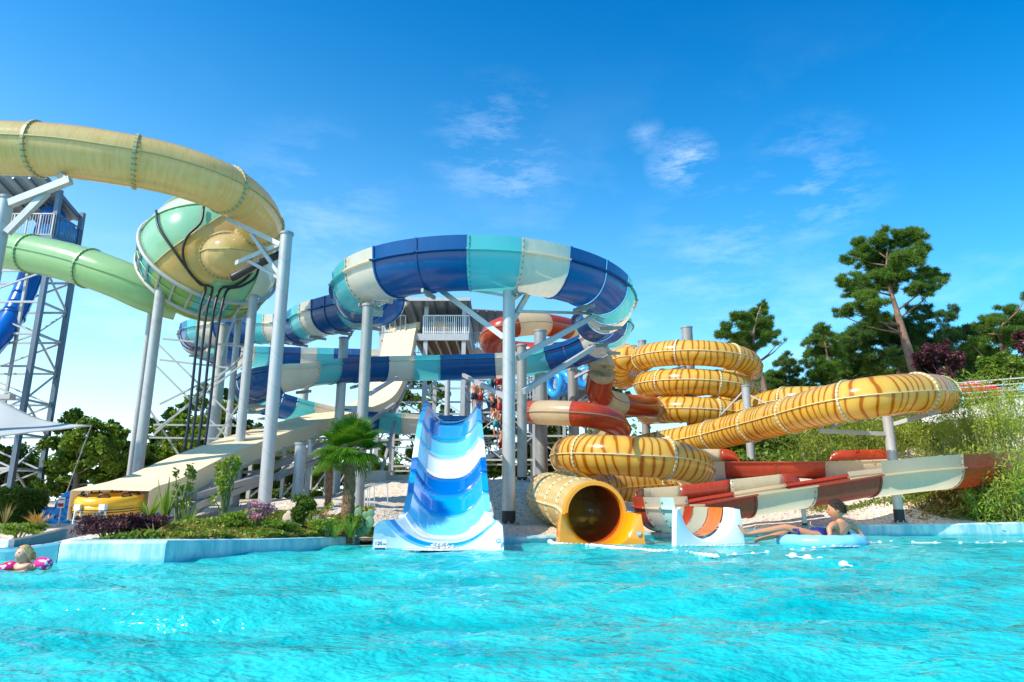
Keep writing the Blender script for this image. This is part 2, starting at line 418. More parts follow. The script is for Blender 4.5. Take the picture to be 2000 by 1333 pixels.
def tufts(pts, size, k=9, width=.07, up=.35):
    """needle tufts: k thin blades from each point"""
    n = len(pts); P0 = np.repeat(pts, k, 0); a = rnd_unit(n * k); a[:, 2] += up; a /= np.linalg.norm(a, axis=1, keepdims=True)
    b = np.cross(a, rnd_unit(n * k)); b /= np.linalg.norm(b, axis=1, keepdims=True) + 1e-9
    s = size * RNG.uniform(.6, 1.2, (n * k, 1))
    return np.stack([P0 - b * width * size * .6, P0 + b * width * size * .6, P0 + a * s * .7 + b * width * size * .5, P0 + a * s], 1)
def blob_points(blobs, n, shell=.55, flat=1.0):
    """points through a set of ellipsoids (c, r, rz); denser near the surface"""
    vol = np.array([b[1] ** 2 * b[2] for b in blobs]) ** .8; idx = RNG.choice(len(blobs), n, p=vol / vol.sum())
    c = np.array([b[0] for b in blobs])[idx]; r = np.array([[b[1], b[1], b[2]] for b in blobs])[idx]
    d = rnd_unit(n); k = 1 - shell * RNG.random((n, 1)) ** 1.6
    return c + d * k * r * (1 + .12 * RNG.normal(size=(n, 1)))
def spline(pts, step=.15):
    """Catmull-Rom through points, resampled evenly"""
    pts = [Vector(p) for p in pts]; pts = [pts[0] * 2 - pts[1]] + pts + [pts[-1] * 2 - pts[-2]]; out = []
    for i in range(1, len(pts) - 2):
        a, b, c, d = pts[i - 1:i + 3]
        for k in range(24):
            t = k / 24
            out.append(.5 * ((2 * b) + (c - a) * t + (2 * a - 5 * b + 4 * c - d) * t * t + (3 * b - a - 3 * c + d) * t ** 3))
    out.append(pts[-2])
    acc = [0]
    for i in range(1, len(out)): acc.append(acc[-1] + (out[i] - out[i - 1]).length)
    L = acc[-1]; n = max(2, int(L / step)); res = []; j = 0
    for k in range(n + 1):
        s = L * k / n
        while j < len(acc) - 2 and acc[j + 1] < s: j += 1
        t = (s - acc[j]) / max(1e-9, acc[j + 1] - acc[j]); res.append(out[j].lerp(out[j + 1], t))
    return res, L
def frames(path):
    fr = []
    for k, p in enumerate(path):
        t = (path[min(k + 1, len(path) - 1)] - path[max(k - 1, 0)]).normalized()
        s = t.cross(Vector((0, 0, 1))).normalized(); u = s.cross(t)
        fr.append((p, s, u, t))
    return fr
def sweep_section(fr, prof, u0, step, vlen):
    """rows of a swept profile; profile entries (side, up); UV u in metres from section start"""
    rows = [[p + s * a + u * b for a, b in prof] for (p, s, u, t) in fr]
    uvs = [[(k * step, v) for v in vlen] for k in range(len(fr))]
    return rows, uvs
# ---------------------------------------------------------------- pool edge and ground
EDGE = [(-60, 9.6, .10), (-20, 9.4, .10), (-8, 9.0, .10), (-5.75, 8.15, .12)]
for px, py, h in ((112, 1098, .22), (320, 1100, .235), (500, 1083, .18), (690, 1067, .14), (860, 1064, .12), (990, 1062, .10), (1110, 1058, .10), (1240, 1054, .10), (1450, 1049, .15), (1700, 1047, .22), (2000, 1046, .27)):
    q = PW(px, py); EDGE.append((q.x, q.y, h))
EDGE += [(24, 14.6, .3), (60, 15.0, .3)]
def edge_at(x):
    for a, b in zip(EDGE, EDGE[1:]):
        if a[0] <= x <= b[0]:
            t = (x - a[0]) / (b[0] - a[0]); return a[1] + t * (b[1] - a[1]), a[2] + t * (b[2] - a[2])
    return (EDGE[0][1:] if x < EDGE[0][0] else EDGE[-1][1:])
TP = []
for px, py, Y in ((1004, 1026, 14.3), (1100, 1040, 12.6), (1024, 942, 19), (1058, 930, 21), (900, 935, 22), (800, 938, 21), (1240, 985, 20), (1340, 1000, 16.5), (1500, 1003, 14.5),
                  (1500, 935, 22), (1620, 985, 15.6), (1750, 962, 17), (1700, 1022, 14.1), (1900, 1000, 14.8), (1950, 960, 16.5), (2000, 905, 19), (1900, 850, 24), (1850, 812, 27), (2000, 788, 27),
                  (2300, 780, 27), (1700, 850, 27), (1480, 880, 30), (700, 990, 13.6), (560, 1003, 12.5), (620, 975, 17), (350, 1035, 9.3), (220, 1040, 9), (60, 1025, 17.5), (130, 1025, 17.5), (0, 1024, 18), (190, 1023, 17), (120, 1032, 13.5), (40, 1036, 13.5),
                  (-300, 1020, 18), (560, 975, 21), (270, 960, 19), (400, 974, 24), (60, 985, 28), (1300, 910, 26), (1150, 935, 24), (860, 1030, 13)):
    q = P(px, py, Y); TP.append((q.x, q.y, q.z))
for px, py, Y in ((20, 1078, 9.6), (-60, 1080, 9.6), (90, 1062, 10.8), (-40, 1058, 11.5)):
    q = P(px, py, Y); TP.append((q.x, q.y, q.z))
for x, y, z in ((0, 30, 1.7), (-10, 32, 1.3), (-25, 30, .9), (-40, 20, .4), (0, 45, 2.2), (-20, 60, 1), (-60, 60, 1), (10, 40, 3.8), (20, 40, 6), (30, 32, 5.8), (40, 25, 5), (40, 50, 7), (0, 80, 3), (-40, 120, 1), (40, 120, 6), (0, 160, 3)): TP.append((x, y, z))
for e in EDGE: TP.append((e[0], e[1] + .2, e[2]))
TPA = np.array(TP)
def T(x, y):
    ye, h = edge_at(x)
    d2 = (TPA[:, 0] - x) ** 2 + (TPA[:, 1] - y) ** 2 + .05; w = d2 ** -1.6
    z = float((w * TPA[:, 2]).sum() / w.sum())
    t = min(1, max(0, (y - ye) / 1.2)); return (h - .03) * (1 - t) + z * t
def PG(px, py):
    """the ground point seen at this pixel"""
    lo = 5.0; d = ray(px, py); y = 5.0
    while y < 150:
        x = d.x / d.y * y; z = CAMH + d.z / d.y * y
        if y > edge_at(x)[0] and z < T(x, y): return Vector((x, y, T(x, y)))
        y += .05
    return Vector((x, y, z))
xs = sorted(set([-300, -150, -100, -75, -60, -50, -40, -34, -29] + list(np.arange(-25, -12, .8)) + list(np.arange(-12, 16, .22)) + list(np.arange(16, 30, .8)) + [34, 40, 50, 60, 75, 100, 150, 300]))
ss = [0, .15, .3, .5, .7, .9, 1.2] + list(np.arange(1.5, 16, .35)) + [17, 18.5, 20, 22, 24, 27, 30, 34, 40, 48, 60, 80, 110, 160, 260, 500, 1200]
g = MB()
g.grid([[(x, edge_at(x)[0] + .12 + s, T(min(60, max(-60, x)), edge_at(x)[0] + .12 + min(s, 160)) + (random.uniform(-.012, .012) if s > .3 else 0)) for x in xs] for s in ss])
o = make('ground', g, 'gravel', smooth=True); tag(o, None, None, None, 'structure')
# pool basin floor and water
g = MB(); g.box((0, -10, -1.6), (200, 70, .2)); tag(make('pool_floor', g, 'pool'), None, None, None, 'structure')
def wave(x, y):
    k = .5 + .5 * math.sin(x * .31 + y * .17 + 1.3)
    z = 0
    for (a, kx, ky, ph) in WV: z += a * math.sin(kx * x + ky * y + ph)
    return z
WV = []
rw = random.Random(3)
for i in range(26):
    lam = 2.2 * .86 ** i * rw.uniform(.9, 1.1); th = rw.uniform(-.9, .9) + PI / 2 + rw.choice((0, 0, PI))
    WV.append((lam * (.010 if lam > .8 else .0105), 2 * PI / lam * math.cos(th), 2 * PI / lam * math.sin(th), rw.uniform(0, 6.28)))
ys = []; y = .5
while y < 18: ys.append(y); y *= 1.012
xn = 330
wx = np.linspace(-1, 1, xn)
rows = []
for y in ys:
    half = y * .95 + .8; X = wx * half; Z = np.zeros(xn)
    for a, kx, ky, ph in WV:
        s = np.sin(kx * X + ky * y + ph); Z += a * (s + .35 * np.cos(2 * (kx * X + ky * y + ph)))
    damp = min(1, max(.35, 1.25 - y / 16))
    rows.append([(X[i], y, Z[i] * damp) for i in range(xn)])
g = MB(); g.grid(rows)
# level skirt around the detailed part
b = len(g.v); yl = ys[-1]; y0 = ys[0]
g.v += [Vector(v) for v in ((-80, -40, -.01), (80, -40, -.01), (80, yl, -.01), (-80, yl, -.01))]
L0, R0 = rows[0][0], rows[0][-1]; L1, R1 = rows[-1][0], rows[-1][-1]
i0, i1 = 0, xn - 1; n2 = (len(rows) - 1) * xn
g.face((b, b + 1, i1, i0)); g.face((b + 1, b + 2, n2 + xn - 1, i1)); g.face((b, i0, n2, b + 3))
tag(make('pool_water', g, 'water', smooth=True), None, None, None, 'structure')
# pool edge walls
def wall_run(name, label, x0, x1, inset=0, m='pool', wid=.34):
    g = MB(); pts = [(x0, *edge_at(x0))] + [e for e in EDGE if x0 < e[0] < x1] + [(x1, *edge_at(x1))]
    rows = []
    fine = []
    for a, b in zip(pts, pts[1:]):
        n = max(1, int((b[0] - a[0]) / .35))
        for k in range(n): fine.append(tuple(a[i] + (b[i] - a[i]) * k / n for i in range(3)))
    fine.append(pts[-1])
    for x, y, h in fine:
        rows.append([(x, y - .02, -.8), (x, y, h - .03), (x, y + .03, h), (x, y + wid, h + .006), (x, y + wid + .02, h - .2)])
    g.grid(rows); return tag(make(name, g, m, smooth=True, angle=30), label, 'pool wall')
wall_run('pool_wall', 'pale blue painted pool wall below the planted bed on the left', EDGE[4][0], EDGE[7][0] + .02)
wall_run('pool_wall', 'low blue pool kerb between the blue chute and the red and white chute', EDGE[9][0] - .3, EDGE[12][0] + .3)
wall_run('pool_wall', 'light aqua pool kerb below the gravel on the right, behind the boy', EDGE[12][0] + .31, 40)
wall_run('pool_wall', 'dark blue curved pool wall behind the blond child at the left edge', -40, EDGE[4][0] - .01, m='tealwall')
# ---------------------------------------------------------------- slide sweeps
def trough_profile(Rr, up_l, up_r, lip=.07, n=16):
    pr = [(-Rr - .03, up_l), (-Rr, .0), (-Rr - lip, -.005), (-Rr - lip, -.035), (-Rr, -.04)] if up_l > .05 else [(-Rr - lip, -.03), (-Rr - lip, .0), (-Rr, .0)]
    for i in range(1, n): a = PI * i / n; pr.append((-Rr * math.cos(a), -Rr * math.sin(a)))
    pr += [(Rr, -.04), (Rr + lip, -.035), (Rr + lip, -.005), (Rr, .0), (Rr + .03, up_r)] if up_r > .05 else [(Rr, .0), (Rr + lip, .0), (Rr + lip, -.03)]
    return pr
def prof_len(pr):
    L = [0]
    for a, b in zip(pr, pr[1:]): L.append(L[-1] + math.hypot(b[0] - a[0], b[1] - a[1]))
    return L
def cut(path, L, seclens):
    """split a path into sections, lengths cycled; returns index ranges"""
    n = len(path) - 1; st = L / n; out = []; k = 0; i = 0
    while k < n:
        m = max(2, round(seclens[i % len(seclens)] / st)); e = min(n, k + m)
        if n - e < 2: e = n
        out.append((k, e)); k = e; i += 1
    return out, st
def trough(root, ctrl, prof, cyc, seclens, name='slide_section', step=.12, start=0, prof2=None, blend=(0, 1), sol=.03, capped=True):
    path, L = spline(ctrl, step); fr = frames(path); secs, st = cut(path, L, seclens); vl = prof_len(prof)
    def pat(k):
        if not prof2: return prof
        f = min(1, max(0, (k / len(fr) - blend[0]) / (blend[1] - blend[0]))); f = f * f * (3 - 2 * f)
        return [(a_[0] + (b_[0] - a_[0]) * f, a_[1] + (b_[1] - a_[1]) * f) for a_, b_ in zip(prof, prof2)]
    for i, (a, b) in enumerate(secs):
        g = MB(); rows = []; uvs = []
        def row(f, k, u, kk=0):
            p, s, up, t = f; rows.append([p + s * x * k + up * (y * k if y < 0 else y) for x, y in pat(kk)]); uvs.append([(u, v) for v in vl])
        f0 = fr[a]; w = .05
        row(f0, 1.035, 0, a); f1 = (f0[0] + f0[3] * w,) + f0[1:]; row(f1, 1.035, w, a); row(f1, 1.0, w + .004, a)
        for k in range(a + 1, b + 1): row(fr[k], 1.0, (k - a) * st, k)
        g.grid(rows, uvs); make(name, g, cyc[(i + start) % len(cyc)], root, True, angle=50)
    return fr, L
def tube_slide(root, ctrl, r, cyc, seclens, flange=None, step=.14, start=0, seam=True, n=26, names=('tube_section', 'flange', 'seam'), fw_=.03, fh=.042):
    path, L = spline(ctrl, step); fr = frames(path); secs, st = cut(path, L, seclens)
    prof = [(math.cos(a) * r, math.sin(a) * r) for a in [-PI + 2 * PI * i / n for i in range(n + 1)]]
    vl = [(-PI + 2 * PI * i / n) * r for i in range(n + 1)]
    for i, (a, b) in enumerate(secs):
        g = MB(); rows = []; uvs = []
        for k in range(a, b + 1):
            p, s, u, t = fr[k]; rows.append([p + s * x + u * y for x, y in prof]); uvs.append([((k - a) * st, v) for v in vl])
        g.grid(rows, uvs); make(names[0], g, cyc[(i + start) % len(cyc)], root, True)
        if flange:
            p, s, u, t = fr[a]; g = MB(); rows = []; uvs = []
            for du, rr in ((-fw_, r), (-fw_, r + fh), (fw_, r + fh), (fw_, r)):
                rows.append([p + t * du + s * math.cos(al) * rr + u * math.sin(al) * rr for al in [2 * PI * j / n for j in range(n + 1)]]); uvs.append([(du, 2 * PI * j / n * r) for j in range(n + 1)])
            g.grid(rows, uvs); make(names[1], g, flange, root, True, angle=40)
    if seam:
        g = MB()
        for sg in (-1, 1):
            rows = []
            for p, s, u, t in fr: rows.append([p + s * sg * x + u * y for x, y in ((r - .01, .011), (r + .035, .011), (r + .035, -.011), (r - .01, -.011))])
            g.grid(rows)
        make(names[2], g, seam if isinstance(seam, str) else cyc[0], root, True, angle=40)
    return fr, L
# ================= the tall blue, turquoise and white open slide
o = bws = thing('open_water_slide', 'big looping open slide in royal blue, turquoise and white bands, carried high on steel posts', 'water slide')
ctrl = [P(760, 700, 36), P(640, 697, 36), P(540, 694, 35), P(455, 690, 33), P(398, 674, 31), P(384, 655, 29), P(405, 645, 27.2), P(470, 638, 26), P(545, 638, 25), P(592, 634, 23.5), P(625, 618, 22)]
Xc, Yc, Rr = -.72, 17.6, 3.3
for ph in range(160, 381, 20):
    a = R(ph); t = (ph - 150) / 230
    ctrl.append(Vector((Xc + Rr * math.cos(a), Yc + Rr * math.sin(a) * 1.0, 6.05 - .28 * t + (.25 if ph == 160 else 0))))
ctrl += [P(1195, 640, 20.4), P(1150, 672, 21.8), P(1080, 692, 22.8), P(1010, 703, 23), P(900, 708, 23), P(800, 710, 22.7), P(700, 712, 21.9), P(620, 716, 20.8), P(555, 727, 19.8), P(510, 742, 20), P(494, 757, 21.4), P(505, 771, 23.2), P(550, 785, 24.6), P(600, 797, 25.5), P(680, 812, 26.5), P(770, 818, 27), P(850, 822, 27), P(930, 824, 27)]
fr_b, Lb = trough(bws, ctrl, trough_profile(.68, .32, .32, .1), ['D', 'D', 'T', 'W'], [.95], start=3, prof2=trough_profile(.60, .14, .14, .08), blend=(.50, .62))
# ================= yellow tiger tube
o = thing('tube_water_slide', 'yellow tube slide with brown tiger stripes, stacked coils running down to the pool', 'water slide')
tig = o
ctrl = [P(1180, 700, 36), P(1225, 692, 34.5), P(1248, 712, 33), P(1222, 738, 31.5), P(1205, 728, 30.6), P(1215, 702, 30)]
axx, axy, rr = 8.05, 29.6, 2.15
za = P(1350, 690, 27.2).z
n = 0
for ph in range(170, 170 + 360 * 3 - 60, 30):
    a = R(ph); turns = (ph - 270) / 360
    k = 1.08 if turns < .6 else 1
    ctrl.append(Vector((axx + rr * k * math.cos(a), axy + rr * k * math.sin(a), za - 1.17 * turns)))
ctrl += [P(1500, 792, 26), P(1600, 783, 24.5), P(1700, 778, 23.2), P(1790, 775, 21.6), P(1832, 772, 20), P(1818, 768, 18.6), P(1760, 770, 17.8), P(1690, 778, 17.6), P(1610, 793, 18.6), P(1540, 812, 20.2), P(1460, 833, 22.5), P(1380, 853, 24.6), P(1300, 868, 25.8), P(1220, 884, 25.5), P(1150, 893, 23.5), P(1112, 893, 21.2), P(1120, 888, 19.4), P(1170, 888, 18.6), P(1240, 892, 18.3), P(1310, 898, 18.5), P(1355, 914, 19.4), P(1350, 934, 20.8), P(1310, 944, 21.4), P(1240, 950, 20.8), P(1160, 957, 19.8), P(1100, 962, 18), P(1072, 968, 16.4)]
tube_slide(tig, ctrl, .53, ['tiger'], [2.3], 'yflange', step=.16, seam='yflange')
ctrl2 = [ctrl[-1], P(1085, 975, 15), P(1112, 983, 13.8), P(1140, 990, 12.8), P(1160, 1004, 12.0)]
frm, Lm = tube_slide(tig, ctrl2, .51, ['yrib'], [.95], 'yflange', fw_=.06, fh=.015, step=.1, seam='yflange', names=('ribbed_section', 'flange', 'seam'))
# the mouth of the tiger tube: inner lining, rim ring, splash lips
p, s, u, t = frm[-1]
tf = Vector((t.x, t.y, 0)).normalized(); sd = Vector((tf.y, -tf.x, 0)); up = Vector((0, 0, 1))
g = MB(); rows = []
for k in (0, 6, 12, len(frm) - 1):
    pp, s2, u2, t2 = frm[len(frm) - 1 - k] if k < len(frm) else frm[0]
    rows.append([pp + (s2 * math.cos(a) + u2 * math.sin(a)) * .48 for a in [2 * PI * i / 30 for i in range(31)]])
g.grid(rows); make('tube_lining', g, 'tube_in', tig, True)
g = MB(); rows = []
for dx, rr_ in ((-.02, .55), (.12, .55), (.14, .535), (.14, .475), (-.02, .47)):
    rows.append([p + tf * dx + (sd * math.cos(a) + up * math.sin(a)) * rr_ for a in [2 * PI * i / 40 for i in range(41)]])
g.grid(rows); make('mouth_rim', g, 'ymouth', tig, True, angle=40)
def splash_mouth(root, c, fwd, r, depth, wid, hgt, m, backd=.75, name='splash_lip', gap=1.0, top_in=None):
    """moulded end piece: a U channel that flares out to a flat face with two rounded shoulders"""
    fwd = fwd.normalized(); sd = Vector((fwd.y, -fwd.x, 0)); n = 28; rows = []
    # profiles run from left shoulder, down the U and up the right
    def U(rx, top, bot, dx, lift=0):
        out = []
        for i in range(n + 1):
            a = PI * i / n; x = -math.cos(a) * rx; y = bot + (top - bot) * (1 - math.sin(a)) ** 1.0
            out.append(c + fwd * dx + sd * x + Vector((0, 0, y)))
        return out
    zt, zb = hgt
    rows.append(U(r, zt, zb, 0)); rows.append(U(r * 1.0, zt, zb - .01, depth * .45)); rows.append(U(r * 1.12, zt - .01, zb - .03, depth * .8))
    rows.append(U(r * 1.22, zt - .03, zb - .06, depth * .95))
    def outer(dx, w, top, k=3.2):
        out = []
        for i in range(n + 1):
            a = PI * i / n; cs = math.cos(a); sn = math.sin(a)
            x = -w * math.copysign(abs(cs) ** .45, cs); 
            # face boundary: shoulders then down to under the water
            tt = i / n
            q = min(tt, 1 - tt) * 2
            if q < .16: y = top; x = -math.copysign(r * 1.22 + (w - r * 1.22) * q / .16, cs)
            elif q < .3: f = (q - .16) / .14; y = top - f * f * .08; x = -math.copysign(w + f * .01, cs)
            elif q < .7: f = (q - .3) / .4; y = top - .08 + (-.25 - top + .08) * f; x = -math.copysign(w + .02 + f * .05, cs)
            else: f = (q - .7) / .3; y = -.25; x = -math.copysign((w + .07) * (1 - f), cs) if i != n / 2 else 0
            out.append(c + fwd * dx + sd * x + Vector((0, 0, y)))
        return out
    rows.append(outer(depth, wid, zt - .03)); rows.append(outer(depth - .1, wid + .015, zt - .02)); rows.append(outer(depth * (1 - backd), wid + .0, zt - .02))
    g = MB(); g.grid(rows); return g
# amber splash lips, drawn as their own mouldings
cm = Vector((p.x, p.y, 0)) + tf * .12
g = splash_mouth(tig, cm, tf, .50, .45, .655, (p.z + .03, .0), 'ymouth')
lip = make('splash_lip', g, 'ymouth', tig, True, angle=50)
def emblem(c, nrm, w, h, parent):
    nrm = nrm.normalized(); sx = Vector((-nrm.y, nrm.x, 0)).normalized(); sy = nrm.cross(sx)
    g = MB(); ring = [c + nrm * .006 + sx * math.cos(2 * PI * i / 24) * w + sy * math.sin(2 * PI * i / 24) * h for i in range(24)]
    g.v = ring; g.face(range(24)); e = make('emblem', g, mat('emblem_blue_grey', (.30, .50, .58), .5), parent)
    g = MB()
    for k, (x, wd) in enumerate(((-.45, .18), (-.1, .14), (.2, .12), (.48, .10))):
        g.bar(c + nrm * .009 + sx * x * w + sy * h * .35, c + nrm * .009 + sx * x * w - sy * h * .35, .012, .004)
    g.bar(c + nrm * .009 - sx * w * .5 + sy * h * .38, c + nrm * .009 - sx * w * .05 + sy * h * .38, .010, .004)
    make('lettering', g, 'white', e); return e
emblem(cm + tf * .458 + sd * (-.60 if sd.x < 0 else .60) * 1 + Vector((0, 0, .17)), tf, .045, .035, tig)
# ================= big olive tube into the bowl, and pale green tube
o = ygt = thing('tube_water_slide', 'huge olive yellow tube curving across the upper left sky into the round bowl', 'water slide')
ctrl = [P(-420, 300, 13.6), P(-260, 292, 13.2), P(-120, 288, 13.1), P(20, 290, 13.2), P(130, 296, 13.3), P(240, 312, 13.5), P(330, 330, 13.9), P(410, 356, 14.4), P(465, 385, 15.2), P(500, 420, 16.2), P(508, 455, 17.0), P(480, 490, 17.2), P(455, 500, 16.8), P(440, 500, 16.9), P(430, 505, 17.6)]
tube_slide(ygt, ctrl, .57, ['YG'], [1.95], 'ygflange', seam='ygflange', start=0)
o = grt = thing('tube_water_slide', 'pale green tube running from the left edge down into the side of the round bowl', 'water slide')
ctrl = [P(-300, 455, 21), P(-120, 470, 20), P(0, 487, 19), P(80, 500, 18.6), P(160, 520, 18.3), P(230, 545, 18.2), P(290, 572, 18.4), P(350, 590, 18.8)]
tube_slide(grt, ctrl, .55, ['GR'], [2.1], 'grflange', seam='grflange')
# bowl
bc = P(412, 505, 18.6); br = 1.86
M['bowlgreen'] = mat('mint_green_fibreglass', (.36, .68, .42), .15, 0, .08, 1.5, coat=.5, trans=.35, col2=(.52, .76, .48), c2scale=.9)
M['bowlteal'] = mat('teal_fibreglass', (.06, .46, .50), .18, 0, .08, 1.5, coat=.4, trans=.25)
M['bowlyel'] = mat('apricot_yellow_fibreglass', (.82, .50, .17), .15, 0, .08, 1.5, coat=.5, trans=.25, col2=(.78, .42, .08), c2scale=1.1)
M['bowlcream'] = mat('cream_fibreglass', (.78, .74, .56), .18, 0, .08, 1.5, coat=.4, trans=.25)
M['bowlolive'] = mat('leaf_green_fibreglass', (.30, .46, .12), .2, 0, .1, 1.5, coat=.4, trans=.25)
bowl = thing('bowl_slide', 'round enclosed bowl of mint green, yellow and cream panels high on steel posts', 'water slide bowl', bc)
zx = Vector((.56, -.58, .60)).normalized()
vdir = Vector((bc.x, bc.y, bc.z - CAMH)).normalized() * -1
e1 = Vector((.9, .44, 0)); e1 = (e1 - zx * e1.dot(zx)).normalized(); e2 = zx.cross(e1)
if e2.z < 0: e2 = -e2
def bpt(th, ph, k=1.0):
    th = R(th); ph = R(ph)
    return bc + ((e1 * math.cos(ph) + e2 * math.sin(ph)) * math.sin(th) + zx * math.cos(th)) * br * k
def panel(name, th0, th1, ph0, ph1, m, tw=0, n=12, k=1.0):
    g = MB(); rows = []
    for i in range(n + 1):
        th = th0 + (th1 - th0) * i / n; sh = tw * (1 - th / 90) if th < 90 else 0
        rows.append([bpt(th, ph0 + (ph1 - ph0) * j / n + sh, k) for j in range(n + 1)])
    g.grid(rows); return make(name, g, m, bowl, True)
gores = [(175, 221, 'bowlgreen'), (221, 266, 'bowlyel'), (266, 300, 'bowlgreen'), (300, 345, 'bowlcream'), (345, 390, 'bowlyel'), (30, 52, 'bowlcream'), (52, 92, 'bowlgreen'), (92, 145, 'bowlgreen'), (145, 175, 'bowlcream')]
for a, b, m in gores: panel('dome_panel', 3, 89, a, b, m, 25)
for a, b, m in [(150, 178, 'bowlgreen'), (178, 222, 'bowlteal'), (222, 262, 'bowlolive'), (262, 292, 'bowlteal'), (292, 330, 'bowlolive'), (330, 370, 'bowlcream'), (10, 60, 'bowlyel'), (60, 105, 'bowlcream'), (105, 150, 'bowlteal')]:
    panel('rim_panel', 91, 112, a, b, m, 0, 8, 1.0)
for a, b, m in [(150, 200, 'bowlcream'), (200, 250, 'bowlolive'), (250, 300, 'bowlolive'), (300, 360, 'bowlolive'), (0, 60, 'bowlcream'), (60, 150, 'bowlgreen')]:
    panel('base_panel', 114, 176, a, b, m, 0, 10, .99)
for a, b, m in gores:
    g = MB(); g.tube([bpt(th, a + 25 * (1 - th / 90), 1.012) for th in range(4, 90, 5)], .022, 6); make('panel_seam', g, 'grflange' if m != 'bowlyel' else 'ygflange', bowl, True)
for th, rr_, m in ((90, .055, 'galv'), (113, .05, 'galv')):
    g = MB(); g.tube([bpt(th, ph, 1.035) for ph in range(0, 361, 6)], rr_, 8); make('steel_ring', g, m, bowl, True)
g = MB(); g.tube([bpt(101, ph, 1.01) for ph in range(150, 350, 6)], .02, 6); make('panel_seam', g, 'grflange', bowl, True)
for ph in range(160, 345, 14):
    g = MB(); g.bar(bpt(91, ph, 1.03), bpt(112, ph, 1.03), .05, .04); make('ring_bracket', g, 'galv', bowl)
# round inlet where the olive tube meets the dome, with its collar
cc = bc + (P(462, 500, 16.6) - bc).normalized() * br * .98; nn_ = (cc - bc).normalized()
g = MB(); g.torus(cc, .62, .07, nn_, 30, 8); make('inlet_collar', g, 'ygflange', bowl, True)
# black hoses
def hose(pts, r, label, grp=True, step=.12):
    path, L = spline(pts, step); g = MB(); g.tube(path, r, 8)
    o = make('water_hose', g, 'black', None, True); return tag(o, label, 'hose', 'black hoses hanging from the bowl')
def onb(px, py, k=1.05):
    d = ray(px, py).normalized(); oc = Vector((0, 0, CAMH)) - bc; bq = oc.dot(d); cq = oc.dot(oc) - (br * k) ** 2; disc = bq * bq - cq
    t = -bq - math.sqrt(max(0, disc)); return Vector((0, 0, CAMH)) + d * t
hd = [(398, 640), (412, 680), (427, 640), (441, 680)]
def drop(x0, x1, x2, Yh):
    out = []
    for px, py in ((x0, 600), (x1, 660), ((x1 * .5 + x2 * .5), 780), (x2, 880)): out.append(P(px, py, Yh))
    return out
hose([onb(305, 412), onb(310, 445), onb(340, 490), onb(365, 525), onb(390, 555), onb(402, 562)] + drop(391, 385, 361, 17.2), .035, 'black hose starting at the far left of the bowl dome, leftmost of the four drops')
hose([onb(398, 404), onb(392, 435), onb(366, 462), onb(357, 495), onb(368, 530), onb(395, 556), onb(415, 562)] + drop(405, 397, 373, 17.2), .035, 'black hose with an S bend from the bowl top, second drop from the left')
hose([onb(500, 520, 1.1), onb(480, 545), onb(455, 560), onb(432, 564)] + drop(419, 411, 386, 17.2), .035, 'black hose, third drop from the left below the bowl')
hose([onb(508, 500, 1.15), onb(500, 540, 1.1), onb(470, 560), onb(445, 566)] + drop(433, 424, 399, 17.2), .035, 'black hose, rightmost of the four drops below the bowl')
g = MB(); g.tube([P(452, 543, 16.2), P(458, 541, 16.2), P(500, 518, 16.0), P(545, 498, 15.4)], [.1, .1, .09, .09], 12)
tag(make('drain_pipe', g, 'black', None, True), 'thick black drain pipe between the bowl and the tall bright steel post', 'pipe')
# ---------------------------------------------------------------- red and white tube, open red and white chute
o = rwt = thing('tube_water_slide', 'brick red and white banded tube slide winding down beside the stair tower', 'water slide')
ctrl = [P(1135, 650, 27), P(1095, 640, 25.5), P(1040, 633, 24.5), P(990, 640, 24), P(962, 655, 24.5), P(964, 678, 26), P(1000, 686, 27.2), P(1050, 690, 27), P(1100, 690, 25.5), P(1140, 690, 24), P(1168, 700, 23), P(1176, 722, 22.6), P(1172, 745, 23), P(1170, 768, 23.6), P(1190, 785, 24.4), P(1225, 792, 25.4), P(1262, 795, 26.8), P(1280, 800, 28.2)]
tube_slide(rwt, ctrl, .43, ['RED', 'W2', 'RED', 'W2', 'RED'], [1.35, 1.2], None, seam='W2', start=1)
o = rwt2 = thing('tube_water_slide', 'lower red and white tube bend with black hoops, in front of the brown steel posts', 'water slide')
ctrl = [P(1275, 792, 28), P(1235, 795, 26.6), P(1195, 798, 25.4), P(1130, 806, 25.4), P(1075, 812, 25), P(1045, 808, 24), P(1036, 806, 22.6), P(1052, 806, 21.4), P(1090, 807, 20.8), P(1140, 810, 20.5), P(1180, 818, 20.8), P(1205, 832, 21.6), P(1205, 850, 22.8), P(1180, 862, 24)]
fr2, L2 = tube_slide(rwt2, ctrl, .38, ['RED', 'W2', 'W2', 'RED', 'RED', 'W2', 'RED', 'W2', 'RED'], [1.5, 1.4, 1.2, 1.2], None, seam='W2')
for k in range(9):
    p, s, u, t = fr2[8 + k * 2]; g = MB(); g.torus(p, .395, .02, t, 22, 6); make('hoop', g, 'black', rwt2, True)
M['orange'] = mat('orange_fibreglass', (.80, .20, .01), .2, 0, .06, 2, coat=.5)
M['sunlit_red'] = frp('sunlit_red_fibreglass', (.74, .15, .012), trans=.0, outer=(.50, .66, .62))  # inside: sunlight on the red band painted in as brighter orange; outside: aqua
o = rwc = thing('open_water_slide', 'open brick red and cream chute sweeping low over gravel to the pool by the boy', 'water slide')
prof = trough_profile(.5, 0, .26, .06)
prof0 = trough_profile(.5, 0, 0, .06)
ctrl = [P(1968, 903, 17.6), P(1945, 906, 16.7), P(1890, 911, 15.9), P(1800, 917, 15.1), P(1690, 929, 14.7)]
trough(rwc, ctrl, trough_profile(.47, .26, .1, .06), ['RED', 'W2', 'RED', 'W2'], [3.8, 4.0], step=.1, start=2)
